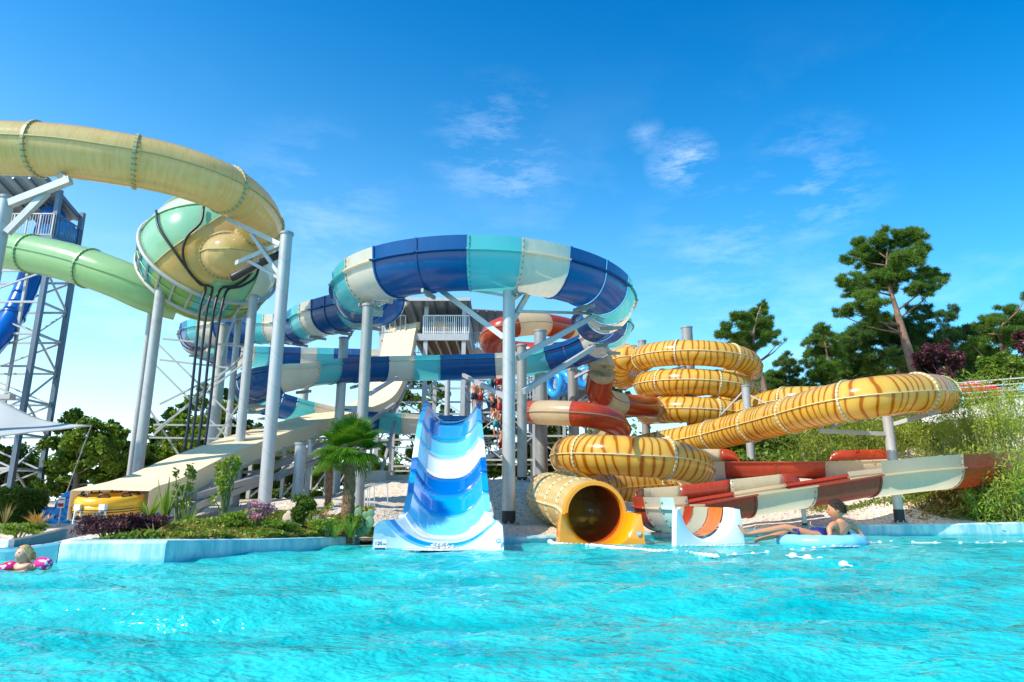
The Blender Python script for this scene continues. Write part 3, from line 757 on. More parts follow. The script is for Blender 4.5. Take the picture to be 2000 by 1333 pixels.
ctrl = [P(1690, 929, 14.7), P(1600, 944, 14.4), P(1500, 959, 14.1), P(1420, 972, 13.95), Vector((3.6, 13.82, .66))]
trough(rwc, ctrl, trough_profile(.45, 0, .06, .06), ['RED', 'W2', 'RED', 'W2'], [1.6, 1.35], step=.1, start=0)
cm_pts = [Vector(v) for v in ((3.62, 13.8, .64), (3.2, 13.76, .63), (2.90, 13.55, .62), (2.76, 13.2, .62), (2.70, 12.85, .61), (2.76, 12.4, .60), (2.90, 11.95, .59), (3.06, 11.5, .58))]
trough(rwc, cm_pts, trough_profile(.45, 0, .16, .05), ['W2', 'RED', 'W2', 'RED', 'W2', 'sunlit_red', 'W2', 'W2'], [.52], step=.05, start=0)
# tall splash guard wall on the far side of the last straight, with a rounded far end
def guard(ctrl, h0, h1, cyc, seclens, root, name='splash_guard', roundend=True):
    path, L = spline(ctrl, .1); secs, st = cut(path, L, seclens)
    for i, (a, b) in enumerate(secs):
        rows = []
        for k in range(a, b + 1):
            p = path[k]; hh = h1
            d = (len(path) - 1 - k) * st
            if roundend and d < .45: hh = h0 + (h1 - h0) * math.sqrt(max(0, 1 - ((.45 - d) / .45) ** 2))
            rows.append([p + Vector((0, 0, h0)), p + Vector((0, 0, (h0 + hh) / 2)), p + Vector((0, 0, hh))])
        g = MB(); g.grid(rows, [[((k - a) * st, v) for v in (0, .2, .4)] for k in range(a, b + 1)]); make(name, g, cyc[i % len(cyc)], root, True, solid=.035)
guard([P(1243, 984, 13.35), P(1248, 980, 13.9), P(1268, 977, 14.35), P(1330, 972, 14.5), P(1420, 961, 14.65), P(1500, 952, 14.8), P(1568, 944, 15.0)], -.1, .24, ['RED', 'W2', 'RED', 'W2', 'RED'], [.9, .95, 1.15, 1.2], rwc)
# the short mouth: white, with one red band coloured as if sunlit
M['orange'] = mat('orange_fibreglass', (.80, .20, .01), .2, 0, .06, 2, coat=.5)
fw = Vector((.36, -.93, 0)).normalized(); cmr = Vector((3.075, 11.46, 0))
g = splash_mouth(rwc, cmr, fw, .45, .22, .60, (.585, .10), 'W2', backd=.3)
lipm = mat('white_splash_moulding', (.74, .80, .80), .25, 0, .04, 2, coat=.4)
make('splash_lip', g, lipm, rwc, True, angle=50)
# back run of the chute
o = rwb = thing('open_water_slide', 'rear run of a red and cream open chute, partly hidden behind the long tiger tube', 'water slide')
ctrl = [P(1330, 905, 23), P(1400, 904, 22.4), P(1480, 904, 22), P(1560, 904, 21.6), P(1640, 903, 21.2), P(1720, 900, 20.6), P(1800, 897, 19.8), P(1880, 897, 18.8), P(1950, 900, 18)]
trough(rwb, ctrl, trough_profile(.5, 0, .0, .06), ['W2', 'RED', 'RED', 'W2', 'W2', 'RED'], [1.5], step=.12)
guard([P(1740, 892, 22.2), P(1700, 892, 22.3), P(1660, 893, 22.3), P(1618, 894, 22.5)], -.1, .22, ['RED'], [5], rwb)
guard([P(1330, 895, 23.8), P(1400, 895, 23.4), P(1445, 896, 23.2)], -.1, .3, ['W2', 'RED'], [1.3], rwb)
# ================= the wide blue chute in front
bch = thing('wide_water_slide', 'wide chute banded in blues and white, dropping straight to the pool between two white shoulders', 'water slide')
KE = [(16.9, 828, 938, 792), (16.2, 825.5, 938.5, 800), (14.6, 817, 940.5, 826), (13.55, 811.5, 944, 857), (12.75, 806, 948, 895), (12.0, 800, 951, 935), (11.6, 796.5, 953, 964), (11.1, 788, 958, 1000), (10.85, 780, 962, 1010)]
def lerpk(t):
    i = min(len(KE) - 2, int(t)); f = t - i; return [KE[i][j] * (1 - f) + KE[i + 1][j] * f for j in range(4)]
def chute_row(t, inset=0.0):
    Y, l, r, y = lerpk(t); a = P(l, y, Y); b = P(r, y, Y); zc = (a.z + b.z) / 2; cx = (a.x + b.x) / 2; w = (b.x - a.x) / 2
    flat = min(1, max(0, t / 7)); dep = .42 - .06 * flat; rim = .085
    out = []; n = 22
    out.append(Vector((cx - w - .0, Y, zc - .16)))
    for i in range(n + 1):
        q = -1 + 2 * i / n; x = (w - rim) * math.copysign(abs(math.sin(q * PI / 2)) ** .9, q); z = -dep * (1 - abs(math.sin(q * PI / 2)) ** 2.6)
        if i == 0: out += [Vector((cx - w, Y, zc)), Vector((cx - w + rim, Y, zc + .004))]
        elif i == n: out += [Vector((cx + w - rim, Y, zc + .004)), Vector((cx + w, Y, zc))]
        else: out.append(Vector((cx + x, Y, zc + z)))
    out.append(Vector((cx + w, Y, zc - .16)))
    return out
# band limits by rim height in the photo
bands = [(0, 'B2'), (2.0, 'A'), (3.0, 'Wc'), (4.0, 'D_'), (4.75, 'B2'), (6.0, 'A'), (7.1, 'Wc'), (8.0, None)]
M['B2'] = mat('azure_fibreglass', (.0, .31, .72), .12, 0, .05, 1.5, coat=.6)
M['A'] = mat('aqua_fibreglass', (.16, .60, .80), .12, 0, .04, 1.5, coat=.6)
M['Wc'] = mat('pale_white_fibreglass', (.76, .80, .80), .12, 0, .03, 1.5, coat=.6)
M['D_'] = mat('deep_blue_fibreglass', (.0, .14, .46), .12, 0, .05, 1.5, coat=.6)
for (t0, m), (t1, _) in zip(bands, bands[1:]):
    n = max(3, int((t1 - t0) * 6)); g = MB(); g.grid([chute_row(t0 + (t1 - t0) * k / n) for k in range(n + 1)])
    make('chute_section', g, m, bch, True, solid=.03, angle=45)
# top horns and curling rim
g = MB(); rows = []
for k in range(7):
    f = k / 6; r0 = chute_row(0); row = []
    for i, v in enumerate(r0):
        q = abs(-1 + 2 * i / (len(r0) - 1)); row.append(v + Vector((0, .9 * f * (1 - .75 * q ** 3), .06 * f + .16 * f * q ** 6)))
    rows.append(row)
g.grid(rows); make('entry_section', g, 'D2', bch, True, solid=.03, angle=45)
# end moulding with big white shoulders
M['lipw'] = mat('white_shoulder_fibreglass', (.66, .78, .84), .2, 0, .03, 1.5, coat=.5)
yl = 10.85; Lr = chute_row(8.0)
base = Lr
cx = (Lr[2].x + Lr[-3].x) / 2
def Urow(Y, hw, top, bot, p=2.4, n=len(base) - 1, cxx=None):
    out = []
    for i in range(n + 1):
        q = -1 + 2 * i / n; out.append(Vector(((cx if cxx is None else cxx) + hw * math.copysign(abs(math.sin(q * PI / 2)) ** .9, q), Y, bot + (top - bot) * abs(math.sin(q * PI / 2)) ** p)))
    return out
topz = Lr[1].z
wL = (P(962, 1010, 10.85).x - P(780, 1010, 10.85).x) / 2
cm_ = P(861, 1010, 10.3).x
rowsU = [Lr, Urow(10.72, wL * 1.01, topz - .02, .12), Urow(10.55, wL * 1.04, topz - .03, .07), Urow(10.4, wL * 1.09, topz - .035, .03, cxx=(cx + cm_) / 2), Urow(10.28, wL * 1.15, topz - .04, .0, 2.2, cxx=cm_)]
g = MB(); g.grid(rowsU[:3]); make('end_section', g, 'Wc', bch, True, angle=50)
g = MB(); g.grid([rowsU[2], rowsU[2 + 1]]); make('end_band', g, 'B2', bch, True, angle=50)
g = MB(); g.grid([rowsU[3], rowsU[4]]); make('end_band', g, 'A', bch, True, angle=50)
# face with shoulders
n = len(base) - 1; face = []; back = []; hw = (P(986, 1066, 10.15).x - P(726, 1066, 10.15).x) / 2; cx2 = P(856, 1066, 10.15).x; ht = topz - .04
for i in range(n + 1):
    f = i / n; q = min(f, 1 - f) * 2; sg = -1 if f < .5 else 1
    if q < .18: x = wL * 1.15 + (hw - .12 - wL * 1.15) * q / .18; z = ht
    elif q < .34: a = (q - .18) / .16 * PI / 2; x = hw - .12 + .12 * math.sin(a) - .03; z = ht - .10 * (1 - math.cos(a))
    elif q < .7: k = (q - .34) / .36; x = hw - .03 + .03 * k; z = ht - .10 + (-.3 - ht + .10) * k
    else: k = (q - .7) / .3; x = hw * (1 - k); z = -.3
    face.append(Vector((cx2 + sg * x, 10.12, z))); back.append(Vector((cx2 + sg * (x + .01), 10.8, z)))
g = MB(); g.grid([rowsU[4], face]); 
g.grid([face, [v + Vector((0, .05, .0)) for v in face], back]); make('splash_lip', g, 'lipw', bch, True, angle=40, bevel=0)
# depth marker: 120 cm over a wavy bar, and round emblem
sl = P(740, 1062, 10.1)
yf = 10.10
g = MB(); a = P(731, 1056, yf); b_ = P(754, 1072, yf)
g.box(((a.x + b_.x) / 2, yf, (a.z + b_.z) / 2 + .0), (b_.x - a.x, .006, a.z - b_.z + .02)); sign = make('depth_sign', g, 'white', bch)
def text_obj(name, s, size, loc, rot, m, parent, ext=.002):
    cu = bpy.data.curves.new('t', 'FONT'); cu.body = s; cu.size = size; cu.align_x = 'CENTER'; cu.align_y = 'CENTER'; cu.extrude = ext
    to = bpy.data.objects.new('t', cu); C.objects.link(to); dg = bpy.context.evaluated_depsgraph_get(); me = bpy.data.meshes.new_from_object(to.evaluated_get(dg))
    bpy.data.objects.remove(to); mw = Matrix.Translation(loc) @ rot.to_matrix().to_4x4() if rot else Matrix.Translation(loc)
    me.transform(Matrix.Translation(-origin_of(parent)) @ mw); me.materials.clear(); me.materials.append(M[m] if isinstance(m, str) else m)
    o = bpy.data.objects.new(name, me); C.objects.link(o); o.parent = parent; return o
from mathutils import Euler
M['navy'] = mat('navy_ink', (.01, .02, .14), .5)
text_obj('lettering', '120', .072, Vector(((a.x + b_.x) / 2 - .025, yf - .006, a.z - .04)), Euler((PI / 2, 0, 0)), 'navy', sign)
text_obj('lettering', 'cm', .04, Vector(((a.x + b_.x) / 2 + .062, yf - .006, a.z - .048)), Euler((PI / 2, 0, 0)), 'navy', sign)
g = MB(); nb = 24; rows = []
for i in range(nb + 1): x = a.x + .01 + (b_.x - a.x - .02) * i / nb; rows.append([(x, yf - .006, a.z - .100 + .006 * math.sin(i * 2.2)), (x, yf - .006, a.z - .15)])
g.grid(rows); make('wave_bar', g, 'navy', sign)
emblem(P(974, 1057, 10.1), Vector((0, -1, 0)), .042, .036, bch)
# churned water at the foot of the chutes
def foam(c, rx, ry, h, n, label):
    g = MB()
    for i in range(n):
        a = random.uniform(0, 6.28); k = random.random() ** .6; r = random.uniform(.006, .017)
        g.sphere((c[0] + rx * k * math.cos(a), c[1] + ry * k * math.sin(a), .0 + h * random.random() ** 2 * (1 - k) + random.uniform(-.01, .015)), r, 7, 5, (1.3, 1.3, .7))
    for i in range(n):
        a = random.uniform(0, 6.28); k = random.random() ** .5 * 1.7; g.sphere((c[0] + rx * k * math.cos(a), c[1] - ry * 1.5 * abs(k * math.sin(a)) - .05, .012), random.uniform(.008, .022), 7, 4, (1.8, 1.2, .3))
    tag(make('foam', g, 'foamw', None, True), label, 'foam', None, 'stuff')
M['foamw'] = mat('white_foam', (.85, .88, .88), .5, 0, .02, 5, trans=.3)
foam((cm_ + .02, 10.12, 0), .30, .12, .12, 700, 'white splash of water at the foot of the wide blue chute')
foam((cmr.x + .1, 11.15, 0), .55, .06, .03, 60, 'thin line of white foam below the red and white chute mouth')
# ---------------------------------------------------------------- steel posts
def post(px, py, Y, dia, label, x_top=None, base='galv', arms=(), basem=None, name='support_post', foot=True, lean=None):
    top = P(px, py, Y); x, y = top.x, top.y; gz = T(x, y) - .3
    if lean is not None: lx, ly = lean
    t = thing(name, label, 'steel post', (x, y, gz + .3))
    g = MB(); g.cyl((x, y, gz), top, dia / 2, dia / 2, 22); make('shaft', g, {'galv': 'post', 'galv2': 'post2'}.get(base, base), t, True, angle=40)
    g = MB(); g.cyl(top - Vector((0, 0, .02)), top + Vector((0, 0, .035)), dia / 2 + .02, dia / 2 + .02, 22); make('cap', g, 'galv2', t, True, angle=40)
    g = MB(); g.cyl((x, y, gz + .26), (x, y, gz + .33), dia * .85, dia * .85, 22)
    for q_ in range(8): a_ = PI * q_ / 4; g.cyl((x + math.cos(a_) * dia * .7, y + math.sin(a_) * dia * .7, gz + .3), (x + math.cos(a_) * dia * .7, y + math.sin(a_) * dia * .7, gz + .37), .02, .02, 6)
    make('base_plate', g, 'galv2', t, True, angle=40)
    if foot:
        g = MB(); g.cyl((x, y, gz), (x, y, gz + .3 + (foot if foot is not True else .22)), dia / 2 + .006, dia / 2 + .006, 22); make('painted_base', g, 'tar', t, True, angle=40)
    for arm in arms:
        (a, b, w) = arm; g = MB(); p = P(*a) if len(a) == 3 and not isinstance(a, Vector) else a; q = P(*b) if not isinstance(b, Vector) else b
        g.bar(p, q, w, w * 1.2); make('arm', g, 'galv', t)
    return t
G_ = 'galv'
post(560, 458, 14.6, .27, 'tall bright steel post at the right of the round bowl, thickest and nearest', arms=[((548, 478, 14.6), (445, 428, 15.2), .09), ((545, 535, 14.6), (490, 456, 15.0), .07), ((548, 545, 14.6), (482, 508, 15.3), .06), ((548, 478, 14.6), (462, 515, 15.5), .09)], foot=False)
post(994, 547, 14.4, .27, 'tall central steel post inside the big blue ring, with slanting arms', foot=.28,
     arms=[((985, 660, 14.4), (835, 548, 15.0), .10), ((985, 577, 14.4), (860, 556, 15.0), .05), ((1000, 628, 14.4), (1048, 545, 15.0), .09), ((1000, 588, 14.4), (1035, 560, 15), .05),
           ((1010, 608, 14.4), (1165, 613, 16.5), .05), ((1012, 700, 14.4), (1170, 612, 16.5), .10), ((1022, 765, 14.4), (1160, 678, 18), .10), ((990, 777, 14.4), (905, 733, 22), .09)])
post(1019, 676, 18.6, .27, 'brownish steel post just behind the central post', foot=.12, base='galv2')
post(719, 598, 15.2, .25, 'dark shaded steel post under the left end of the big blue ring, behind the palm', base='galv2', foot=False, arms=[((719, 640, 15.2), (733, 578, 15.4), .07), ((700, 575, 15.5), (765, 585, 15.2), .16), ((676, 606, 17), (745, 612, 16.6), .14), ((722, 770, 15.2), (775, 738, 20), .07)])  # darker tube colour stands in for the shade of the ring on this post
post(317, 542, 17.6, .26, 'steel post under the left front of the bowl', foot=False)
post(297, 592, 18.6, .16, 'thin steel post just behind the left front bowl post', foot=False)
post(495, 580, 17.6, .24, 'steel post under the right side of the bowl', foot=False)
post(467, 618, 19.5, .18, 'slim steel post between the two right bowl posts', foot=False)
post(438, 636, 21.5, .36, 'thick pale steel post under the far left bend of the blue slide', foot=False)
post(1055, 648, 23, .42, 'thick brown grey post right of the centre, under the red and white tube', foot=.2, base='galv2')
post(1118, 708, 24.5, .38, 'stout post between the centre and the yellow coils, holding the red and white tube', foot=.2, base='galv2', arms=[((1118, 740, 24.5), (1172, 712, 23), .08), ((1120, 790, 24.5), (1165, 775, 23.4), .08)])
post(1456, 755, 25.6, .30, 'pale steel post rising between the coils and the long tiger tube', foot=.1, arms=[((1456, 760, 25.6), (1408, 810, 26), .04), ((1460, 770, 25.6), (1500, 790, 25), .04)])
post(1731, 800, 19.2, .27, 'steel post with two side arms under the long tiger tube bend at the right', foot=.25, arms=[((1732, 848, 19.2), (1600, 842, 18.9), .09), ((1740, 830, 19.2), (1826, 806, 18.4), .09), ((1600, 836, 18.9), (1600, 825, 18.9), .08), ((1810, 808, 18.5), (1835, 800, 18.4), .14), ((1622, 838, 19), (1650, 820, 21.5), .05), ((1742, 815, 19.2), (1790, 805, 21), .05)])
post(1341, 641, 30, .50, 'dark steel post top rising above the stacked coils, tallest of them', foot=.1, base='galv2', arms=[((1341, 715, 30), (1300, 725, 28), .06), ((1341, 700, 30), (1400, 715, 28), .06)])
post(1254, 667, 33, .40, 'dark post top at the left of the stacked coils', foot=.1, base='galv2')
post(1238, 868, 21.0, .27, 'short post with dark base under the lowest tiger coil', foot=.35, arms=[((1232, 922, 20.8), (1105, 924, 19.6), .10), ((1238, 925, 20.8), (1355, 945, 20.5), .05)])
post(1416, 880, 23.5, .2, 'short slim post under the middle of the long tiger tube', foot=.12)
post(672, 662, 21.5, .30, 'steel post carrying the second blue level, right of the bright post', foot=False, arms=[((672, 675, 21.5), (690, 645, 21.5), .06), ((672, 745, 21.5), (580, 743, 21), .05)])
post(596, 752, 26, .3, 'distant pale post seen between the bright post and the cream awning', foot=False)
post(588, 868, 17.5, .28, 'stout short post under the cream covered ramp, left of the palm', foot=False)
post(606, 862, 19, .14, 'slender post under the cream covered ramp, beside the stout one', foot=False)
post(655, 845, 19, .14, 'slender pale post beneath the ramp just left of the palm trunk', foot=False)
post(875, 728, 31, .25, 'distant grey post behind the wide blue chute', foot=False)
post(14, 388, 13.2, .27, 'pale post at the far left edge holding up the olive tube', foot=False, arms=[((20, 398, 13.1), (138, 352, 13.0), .13), ((14, 455, 13.1), (92, 376, 13.1), .11), ((133, 354, 13.0), (118, 342, 13.3), .12)])
post(1098, 985, 14.4, .1, 'tiny stub post under the ribbed end of the tiger tube', foot=.1)
post(1567, 975, 14.4, .09, 'small stub under the cream part of the low red chute', foot=.12)
post(1748, 945, 15.2, .2, 'dark block post under the cream trough at the right', foot=.3)
# cross bracing between bowl posts
br_ = thing('bracing_frame', 'lattice of slim steel braces between the bowl posts', 'steel bracing', P(400, 800, 18))
for a, b in (((318, 662), (480, 678)), ((312, 703), (455, 720)), ((308, 672), (470, 830)), ((305, 715), (455, 865)), ((300, 830), (480, 832)), ((292, 855), (470, 858)), ((300, 850), (480, 690)), ((305, 840), (490, 700)), ((292, 800), (350, 890)), ((430, 700), (480, 560)), ((312, 790), (460, 716)), ((420, 860), (480, 770))):
    g = MB(); g.bar(P(a[0], a[1], 18.2), P(b[0], b[1], 18.4), .045, .045); make('brace', g, 'galv', br_)
# brackets under the open slide
for i in range(0, len(fr_b), 16):
    p, s, u, t = fr_b[i]
    if p.y > 24.5 and i > 200: continue
    g = MB(); c = p - Vector((0, 0, .74)); g.box(c, (.16, .1, .1), Matrix((s, t, Vector((0, 0, 1)))).transposed()); g.bar(c - s * .3, c + s * .3, .06, .08); make('cradle_beam', g, 'galv2', bws)
# ---------------------------------------------------------------- covered raft ramp
ramp = thing('covered_raft_slide', 'raft slide under a long cream fabric cover running down from the roofed platform', 'water slide', P(215, 960, 13.4))
path, L = spline([P(800, 634, 33.6), P(787, 636, 33.2), P(780, 655, 32.7), P(771, 700, 32.0), P(755, 748, 31.0), P(733, 778, 29.6), P(695, 795, 27.4), P(600, 820, 22.4), P(500, 850, 18.6), P(400, 887, 16.1), P(300, 932, 14.1), P(236, 951, 12.9), P(216, 959, 12.3)], .25)
W = .78
def ramp_rows(a, b):
    rows = []
    for k in range(a, b + 1):
        W = .76 - .15 * (k / n) ** 1.5
        p = path[k]; t = (path[min(k + 1, len(path) - 1)] - path[max(0, k - 1)]).normalized(); s = Vector((t.y, -t.x, 0)).normalized(); s = -s if s.x < 0 else s; u = s.cross(t); u = u if u.z > 0 or u.y < 0 else -u
        if u.z < 0: u = -u
        hh = .50 if k > len(path) - 6 else .42
        sag = .004 * math.sin(k * 2.1)
        sk = (Vector((0, 0, 1)) if t.z > -.5 else u) * hh
        rows.append([p - s * W - sk, p - s * W - sk * .5, p - s * W, p - s * W * .5 + u * sag, p + u * (.015 + sag), p + s * W * .5 + u * sag, p + s * W, p + s * W - sk * .5, p + s * W - sk])
    return rows
n = len(path) - 1
g = MB(); g.grid(ramp_rows(0, n)); make('fabric_cover', g, 'fabric', ramp, True, angle=40)
g = MB(); rows = []
for k in range(n + 1):
    p = path[k]; t = (path[min(k + 1, n)] - path[max(0, k - 1)]).normalized(); s = Vector((t.y, -t.x, 0)).normalized(); u = s.cross(t); u = -u if u.z < 0 else u
    rows.append([p + s * x - u * y for x, y in ((-.57, .36), (-.57, .5), (0, .58), (.57, .5), (.57, .36))])
g.grid(rows); make('slide_bed', g, 'steel_pale', ramp, True, solid=.03, angle=40)
fs = thing('ramp_support_frame', 'steel beams and trestles carrying the cream covered ramp', 'steel frame', P(560, 900, 19))
def fbar(a, b, w, m='galv', h=None, nm='beam'): g = MB(); g.bar(a, b, w, h); make(nm, g, m, fs)
for sg in (-1, 1):
    for k in range(4, n - 3, 6):
        p = path[k]; q = path[min(n, k + 6)]
        fbar(p + Vector((sg * .7, 0, -.78)), q + Vector((sg * .7, 0, -.78)), .1, 'galv2', .16)
for k in range(14, n - 8, 5):
    p = path[k] + Vector((.7, 0, -.78)); q = path[k] + Vector((-.7, 0, -.78)); fbar(p, q, .07); fbar(p, p + Vector((0, 0, .42)), .06, 'galv', nm='strut')
    gz = T(p.x, p.y)
    if k % 2 == 0 and p.z - gz > .4 and p.y < 30:
        fbar(p, Vector((p.x, p.y, gz)), .1, nm='leg'); fbar(q, Vector((q.x, q.y, gz)), .1, nm='leg')
        if p.z - gz > 1: fbar(p, Vector((q.x, q.y, gz)), .05, nm='brace')
pp = [path[n - 4] + Vector((.7, 0, -.95)), path[n - 30] + Vector((.75, 0, -1.9))]
for a, b, Y1, Y2, w in (((378, 990), (610, 905), 14, 19, .13), ((380, 970), (520, 930), 14.2, 16.5, .13), ((540, 935), (640, 870), 17, 20, .12), ((610, 905), (770, 790), 19, 28, .13), ((735, 960), (778, 800), 24, 27, .1)): fbar(P(*a, Y1), P(*b, Y2), w, 'galv2')
# yellow raft in the mouth, on white feet
raft = thing('inflatable_raft', 'big yellow inflatable raft sitting in the mouth of the cream covered ramp', 'raft', P(216, 985, 12.7))
rc = P(214, 991, 12.55); rax = Vector((.02, -.13, 1)).normalized()
for k, dz, rr_ in ((0, 0, .125), (1, .12, .11)):
    g = MB(); g.torus(rc + rax * dz, .455, rr_, rax, 40, 12); make('air_chamber', g, 'raft', raft, True)
g = MB(); g.cyl(rc - rax * .07, rc - rax * .02, .44, .44, 32); make('raft_floor', g, 'raft', raft, True, angle=40)
for dz, kk in ((.02, .127), (-.02, .127), (.10, .095)):
    g = MB(); g.torus(rc + rax * dz, .455 + kk, .007, rax, 40, 5); make('dark_stripe', g, 'black', raft, True)
xr = rax.cross(Vector((0, 1, 0))).normalized(); yr = rax.cross(xr)
for i in range(8):
    a = 2 * PI * (i + .4) / 8; d = xr * math.cos(a) + yr * math.sin(a); tt = rax.cross(d); c = rc + d * .44 + rax * .235
    g = MB(); g.tube([c - tt * .08, c - tt * .06 + rax * .035, c + tt * .06 + rax * .035, c + tt * .08], .014, 6); g.box(c - rax * .01, (.1, .2, .012), Matrix((d, tt, rax)).transposed()); make('handle', g, 'black', raft, True, angle=40)
for px in (152, 200):
    c = P(px, 1003, 12.0); g = MB(); g.tube([c + Vector((-.06, 0, -.25)), c + Vector((-.045, 0, .03)), c + Vector((.045, 0, .03)), c + Vector((.06, 0, -.25))], .018, 6); g.box(c + Vector((.0, 0, .1)), (.1, .1, .1))
    tag(make('stand_bracket', g, 'white', None), 'small white bracket under the %s of the yellow raft' % ('left edge' if px == 152 else 'middle'), 'bracket')
# ---------------------------------------------------------------- roofed launch platform
tw = thing('launch_tower', 'roofed steel launch platform with railing at the top of the cream ramp', 'tower', P(835, 900, 35))
def tb(a, b, w, m='galv', h=None, nm='beam', root=None): g = MB(); g.bar(a, b, w, h); return make(nm, g, m, root or tw)
Y0, Y1 = 33.0, 37.5
xl, xr_ = P(745, 655, Y0).x, P(912, 655, Y0).x
zd = P(830, 660, Y0).z; zr = P(830, 592, Y0).z
gz = T(xl, Y0)
ncol = [xl, xl + (xr_ - xl) * .52, xr_ - .15]
for x in ncol:
    for y in (Y0, Y1): tb((x, y, gz - .5), (x, y, zr - (0 if y == Y0 else .5)), .2, nm='column')
levels = [gz + 1.2 + 1.25 * i for i in range(int((zd - gz - 1) / 1.25))]
for z in levels:
    for y in (Y0, Y1): tb((xl - .1, y, z), (xr_, y, z), .09)
    for x in ncol: tb((x, Y0, z), (x, Y1, z), .08)
for i, z in enumerate(levels[:-1]):
    for x0, x1 in zip(ncol, ncol[1:]):
        a, b = ((x0, x1) if i % 2 else (x1, x0)); tb((a, Y0 + .02, z), (b, Y0 + .02, z + 1.25), .05, nm='brace')
    tb((ncol[2], Y0, z), (ncol[2], Y1, z + 1.25), .05, nm='brace')
g = MB()
for i in range(24): yy = Y0 - .1 + (Y1 - Y0 + .2) * (i + .5) / 24; g.box(((xl + xr_) / 2 + .9, yy, zd), ((xr_ - xl) * .6, (Y1 - Y0 + .2) / 24 * .92, .06))
make('deck', g, 'wood', tw)
g = MB()
for i in range(7): x = xl + 1.2 + (xr_ - xl - 1.2) * i / 6; g.box((x, (Y0 + Y1) / 2, zd - .14), (.08, Y1 - Y0, .2))
make('joists', g, 'galv', tw)
tb((xl, Y0 - .12, zd), (xr_ + .1, Y0 - .12, zd), .1, h=.34, nm='edge_beam'); tb((xr_ + .1, Y0 - .1, zd), (xr_ + .1, Y1, zd), .1, h=.3, nm='edge_beam')
g = MB(); rows = []
nx = 60
for y, z in ((Y0 - .8, zr), (Y1 + .9, zr - .85)): rows.append([(xl - .4 + (xr_ - xl + .6) * i / nx, y, z + .035 * math.sin(i * 1.3)) for i in range(nx + 1)])
g.grid(rows); make('roof', g, 'roofm', tw, True, solid=.03)
for i in range(9):
    x = xl - .2 + (xr_ - xl + .3) * i / 8; tb((x, Y0 - .75, zr - .12), (x, Y1 + .8, zr - .95), .07, 'steel_dark', .12, 'rafter')
tb((xl - .4, Y0 - .8, zr - .06), (xr_ + .2, Y0 - .8, zr - .06), .08, h=.16, nm='fascia')
def railing(root, a, b, h=.95, n=16, m='galv', w=.03):
    g = MB(); a = Vector(a); b = Vector(b)
    g.bar(a + Vector((0, 0, h)), b + Vector((0, 0, h)), .05); g.bar(a + Vector((0, 0, .1)), b + Vector((0, 0, .1)), .035)
    for i in range(n + 1): p = a.lerp(b, i / n); g.bar(p, p + Vector((0, 0, h)), w if i % 5 else .05)
    return make('railing', g, m, root)
railing(tw, (xl - .1, Y0 - .15, zd + .15), (xl + 1.2, Y0 - .15, zd + .15), n=5); railing(tw, (xl + 2.1, Y0 - .15, zd + .15), (xr_ + .1, Y0 - .15, zd + .15), n=22, m='white'); railing(tw, (xr_ + .1, Y0, zd + .15), (xr_ + .1, Y1, zd + .15), n=20); railing(tw, (xl, Y1, zd + .15), (xr_, Y1, zd + .15), n=24)
g = MB(); g.box((xl + 2.8, Y0 + 1.6, zd + .6), (1.6, .9, 1.1)); make('cabin', g, 'galv', tw, bevel=.04)
g = MB(); g.torus(P(862, 648, Y0 + .5) + Vector((0, 0, 0)), .42, .14, (0, .6, 1), 28, 10); tag(make('inflatable_raft', g, 'raft', None, True), 'small yellow raft behind the railing of the roofed platform', 'raft')
# ---------------------------------------------------------------- stair tower with queue
st_ = thing('stair_tower', 'grey steel stair tower with zigzag flights, crowded with people, behind the central post', 'stair tower', P(1060, 900, 31))
SY0, SY1 = 30.5, 34
sx0, sx1 = P(925, 800, SY0).x, P(1160, 800, SY0).x; g0 = T(3, SY0)
cols = [sx0 + (sx1 - sx0) * i / 4 for i in range(5)]
ztop = P(1000, 740, SY0).z
for i, x in enumerate(cols):
    for y in (SY0, SY1): tb((x, y, g0 - .6), (x, y, ztop + (.3 if i < 3 else -.3)), .13, root=st_, nm='column')
lv = [g0 + .9 + 1.05 * i for i in range(5)]
for i, z in enumerate(lv):
    for y in (SY0, SY1): tb((sx0, y, z), (sx1, y, z), .08, root=st_)
    for x in cols: tb((x, SY0, z), (x, SY1, z), .06, root=st_)
    for j, (x0, x1) in enumerate(zip(cols, cols[1:])):
        if (i + j) % 2: tb((x0, SY0, z), (x1, SY0, z + 1.05), .045, root=st_, nm='brace')
        else: tb((x1, SY0, z), (x0, SY0, z + 1.05), .045, root=st_, nm='brace')
flights = []
for i, z in enumerate(lv[:-1]):
    a, b = (Vector((cols[0] + .3, SY0 + .6, z)), Vector((cols[2] + .2, SY0 + .6, z + 1.05))); 
    if i % 2: a, b = Vector((cols[2] + .2, SY0 + 1.9, z)), Vector((cols[0] + .3, SY0 + 1.9, z + 1.05))
    flights.append((a, b)); g = MB()
    for sy in (-.45, .45): g.bar(a + Vector((0, sy, 0)), b + Vector((0, sy, 0)), .05, .2); g.bar(a + Vector((0, sy, .85)), b + Vector((0, sy, .85)), .04)
    for k in range(7): g.box(a.lerp(b, (k + .5) / 7) + Vector((0, 0, .05)), (.26, .9, .04))
    for k in range(8):
        for sy in (-.45, .45): p = a.lerp(b, k / 7) + Vector((0, sy, 0)); g.bar(p, p + Vector((0, 0, .85)), .03)
    make('stair_flight', g, 'steel_dark', st_)
g = MB(); pz = P(1000, 742, SY0).z - .9; g.box(((cols[1] + cols[2]) / 2 + .3, (SY0 + SY1) / 2, pz), (cols[2] - cols[1] + 2.2, SY1 - SY0, .1)); make('landing', g, 'steel_dark', st_)
railing(st_, (cols[0], SY0 - .05, pz), (cols[2] + .6, SY0 - .05, pz), .9, 26); railing(st_, (cols[2] + .6, SY0 - .05, lv[3]), (cols[4], SY0 - .05, lv[3]), .9, 26)
